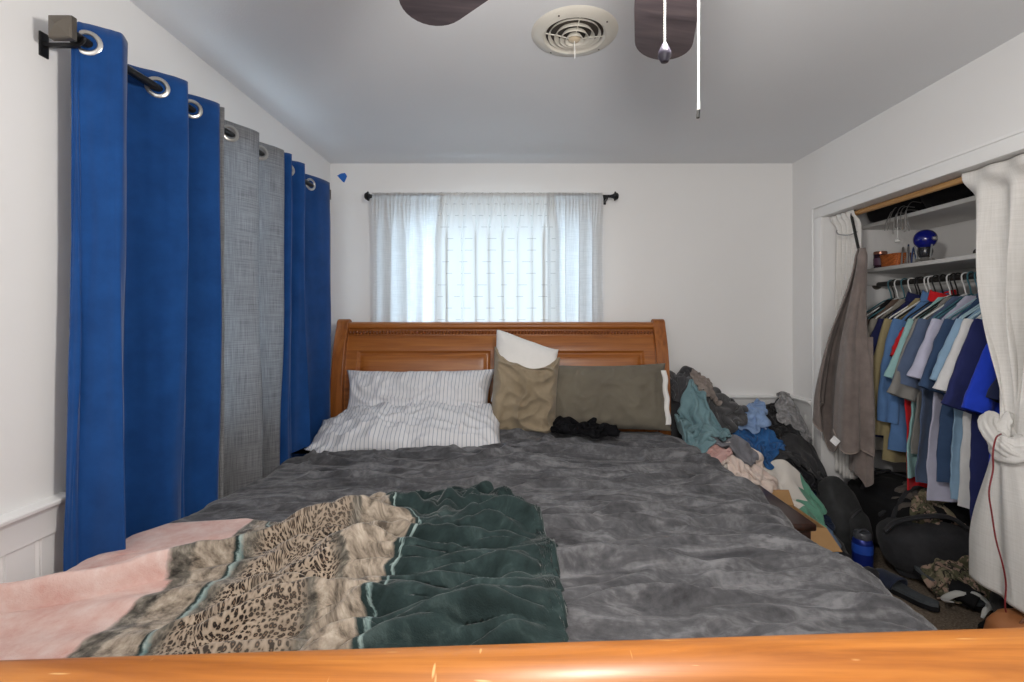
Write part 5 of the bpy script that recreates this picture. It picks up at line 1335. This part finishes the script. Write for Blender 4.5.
hp = thing('headband', 'pale grey curved headband lying beside the black flip flop', 'headband', (1.935, 2.085, 0))
# shadowed black bag under the knotted curtain, camouflage jacket, grey jacket
tag(lump(2.05, 1.83, .125, .17, .16, .125, 21.0, 3.0, .03, 44, flat=.003).build('tote_bag', M_BLK2), 'black soft bag on the closet floor below the knotted curtain', 'bag')
M_TAN = plain('tan_leather', srgb(168, 108, 66), .45)
bg_ = thing('leather_bag', 'rounded tan leather bag at the closet threshold just beyond the oak footboard', 'bag', (1.84, 1.72, 0))
lump(1.84, 1.72, .115, .125, .12, .114, 33.0, 2.6, .015, 44, flat=.003).build('body', M_TAN, bg_, angle=180)
pts = [(1.84+.07*math.cos(a), 1.72-.02, .205+.045*math.sin(a)) for a in [PI*k/14 for k in range(15)]]
MB().tube(pts, .006, 8).build('handle', plain('dark_tan_leather', srgb(120, 74, 44), .45), bg_)
def cl_h(x, y):
    a = 1-((x-2.19)/.27)**4-((y-2.63)/.32)**4; z = .385*max(0, a)**.35
    b = 1-((x-2.02)/.13)**2-((y-2.30)/.15)**2
    return max(z, .17*max(0, b)**.5, .16*math.exp(-((x-2.18)/.16)**2-((y-2.22)/.12)**2))
fc = Field(1.83, 2.485, 1.95, 2.94, cl_h)
def camomat():
    m, nt, p = newmat('camouflage'); v_ = coords(nt)
    a = noise_n(nt, v_, 13, 2, .5, 1.2); b = noise_n(nt, v_, 21, 2, .5, 1.4); c = noise_n(nt, v_, 34, 3, .6, 1.0)
    k = ramp(nt, a, [(.47, srgb(122, 114, 92)), (.49, srgb(82, 80, 60))]); k2 = mix(nt, ramp(nt, b, [(.53, 0.0), (.55, 1.0)]), k, srgb(150, 126, 112))
    k3 = mix(nt, ramp(nt, c, [(.57, 0.0), (.59, 1.0)]), k2, srgb(36, 32, 28)); L(nt, k3, p.inputs['Base Color']); p.inputs['Roughness'].default_value = .95; return m
garment(fc, 'charcoal_jacket', 'dull charcoal brown jacket crumpled over the black duffel bag', 'jacket', fabric('dull_umber', srgb(74, 68, 64), srgb(94, 87, 82), 9, 240, .3), 2.16, 2.46, .56, .50, 30, .66, 41, None, rough=.06)
garment(fc, 'camouflage_jacket', 'crumpled camouflage jacket on the closet floor in front of the duffel bag', 'jacket', camomat(), 2.08, 2.26, .56, .52, -20, .62, 42, None, n=36, rough=.09)
garment(fc, 'cloth_scrap', 'brown mottled cloth scrap on the carpet between sandal and camouflage jacket', 'cloth', fabric('brown_mottle', srgb(92, 74, 62), srgb(132, 112, 98), 30), 2.12, 2.10, .22, .2, 10, .5, 43, None, n=22, rough=.05)
# pale headband arcs
mb = MB(); HPC = (1.935, 2.085)
pts = [(HPC[0]+.085*math.cos(a), HPC[1]+.055*math.sin(a), .070+.012*math.sin(a*2)) for a in [R(-25)+R(230)*k/24 for k in range(25)]]
mb.tube(pts, [.006+.009*math.sin(PI*k/24) for k in range(25)], 10, ell=.5); mb.build('band', M_PALE, hp)
MB().lathe([(.0001, 0), (.012, .002), (.013, .012), (.0001, .014)], (pts[0][0], pts[0][1], pts[0][2]-.01), 16).build('tip', M_PALE, hp)
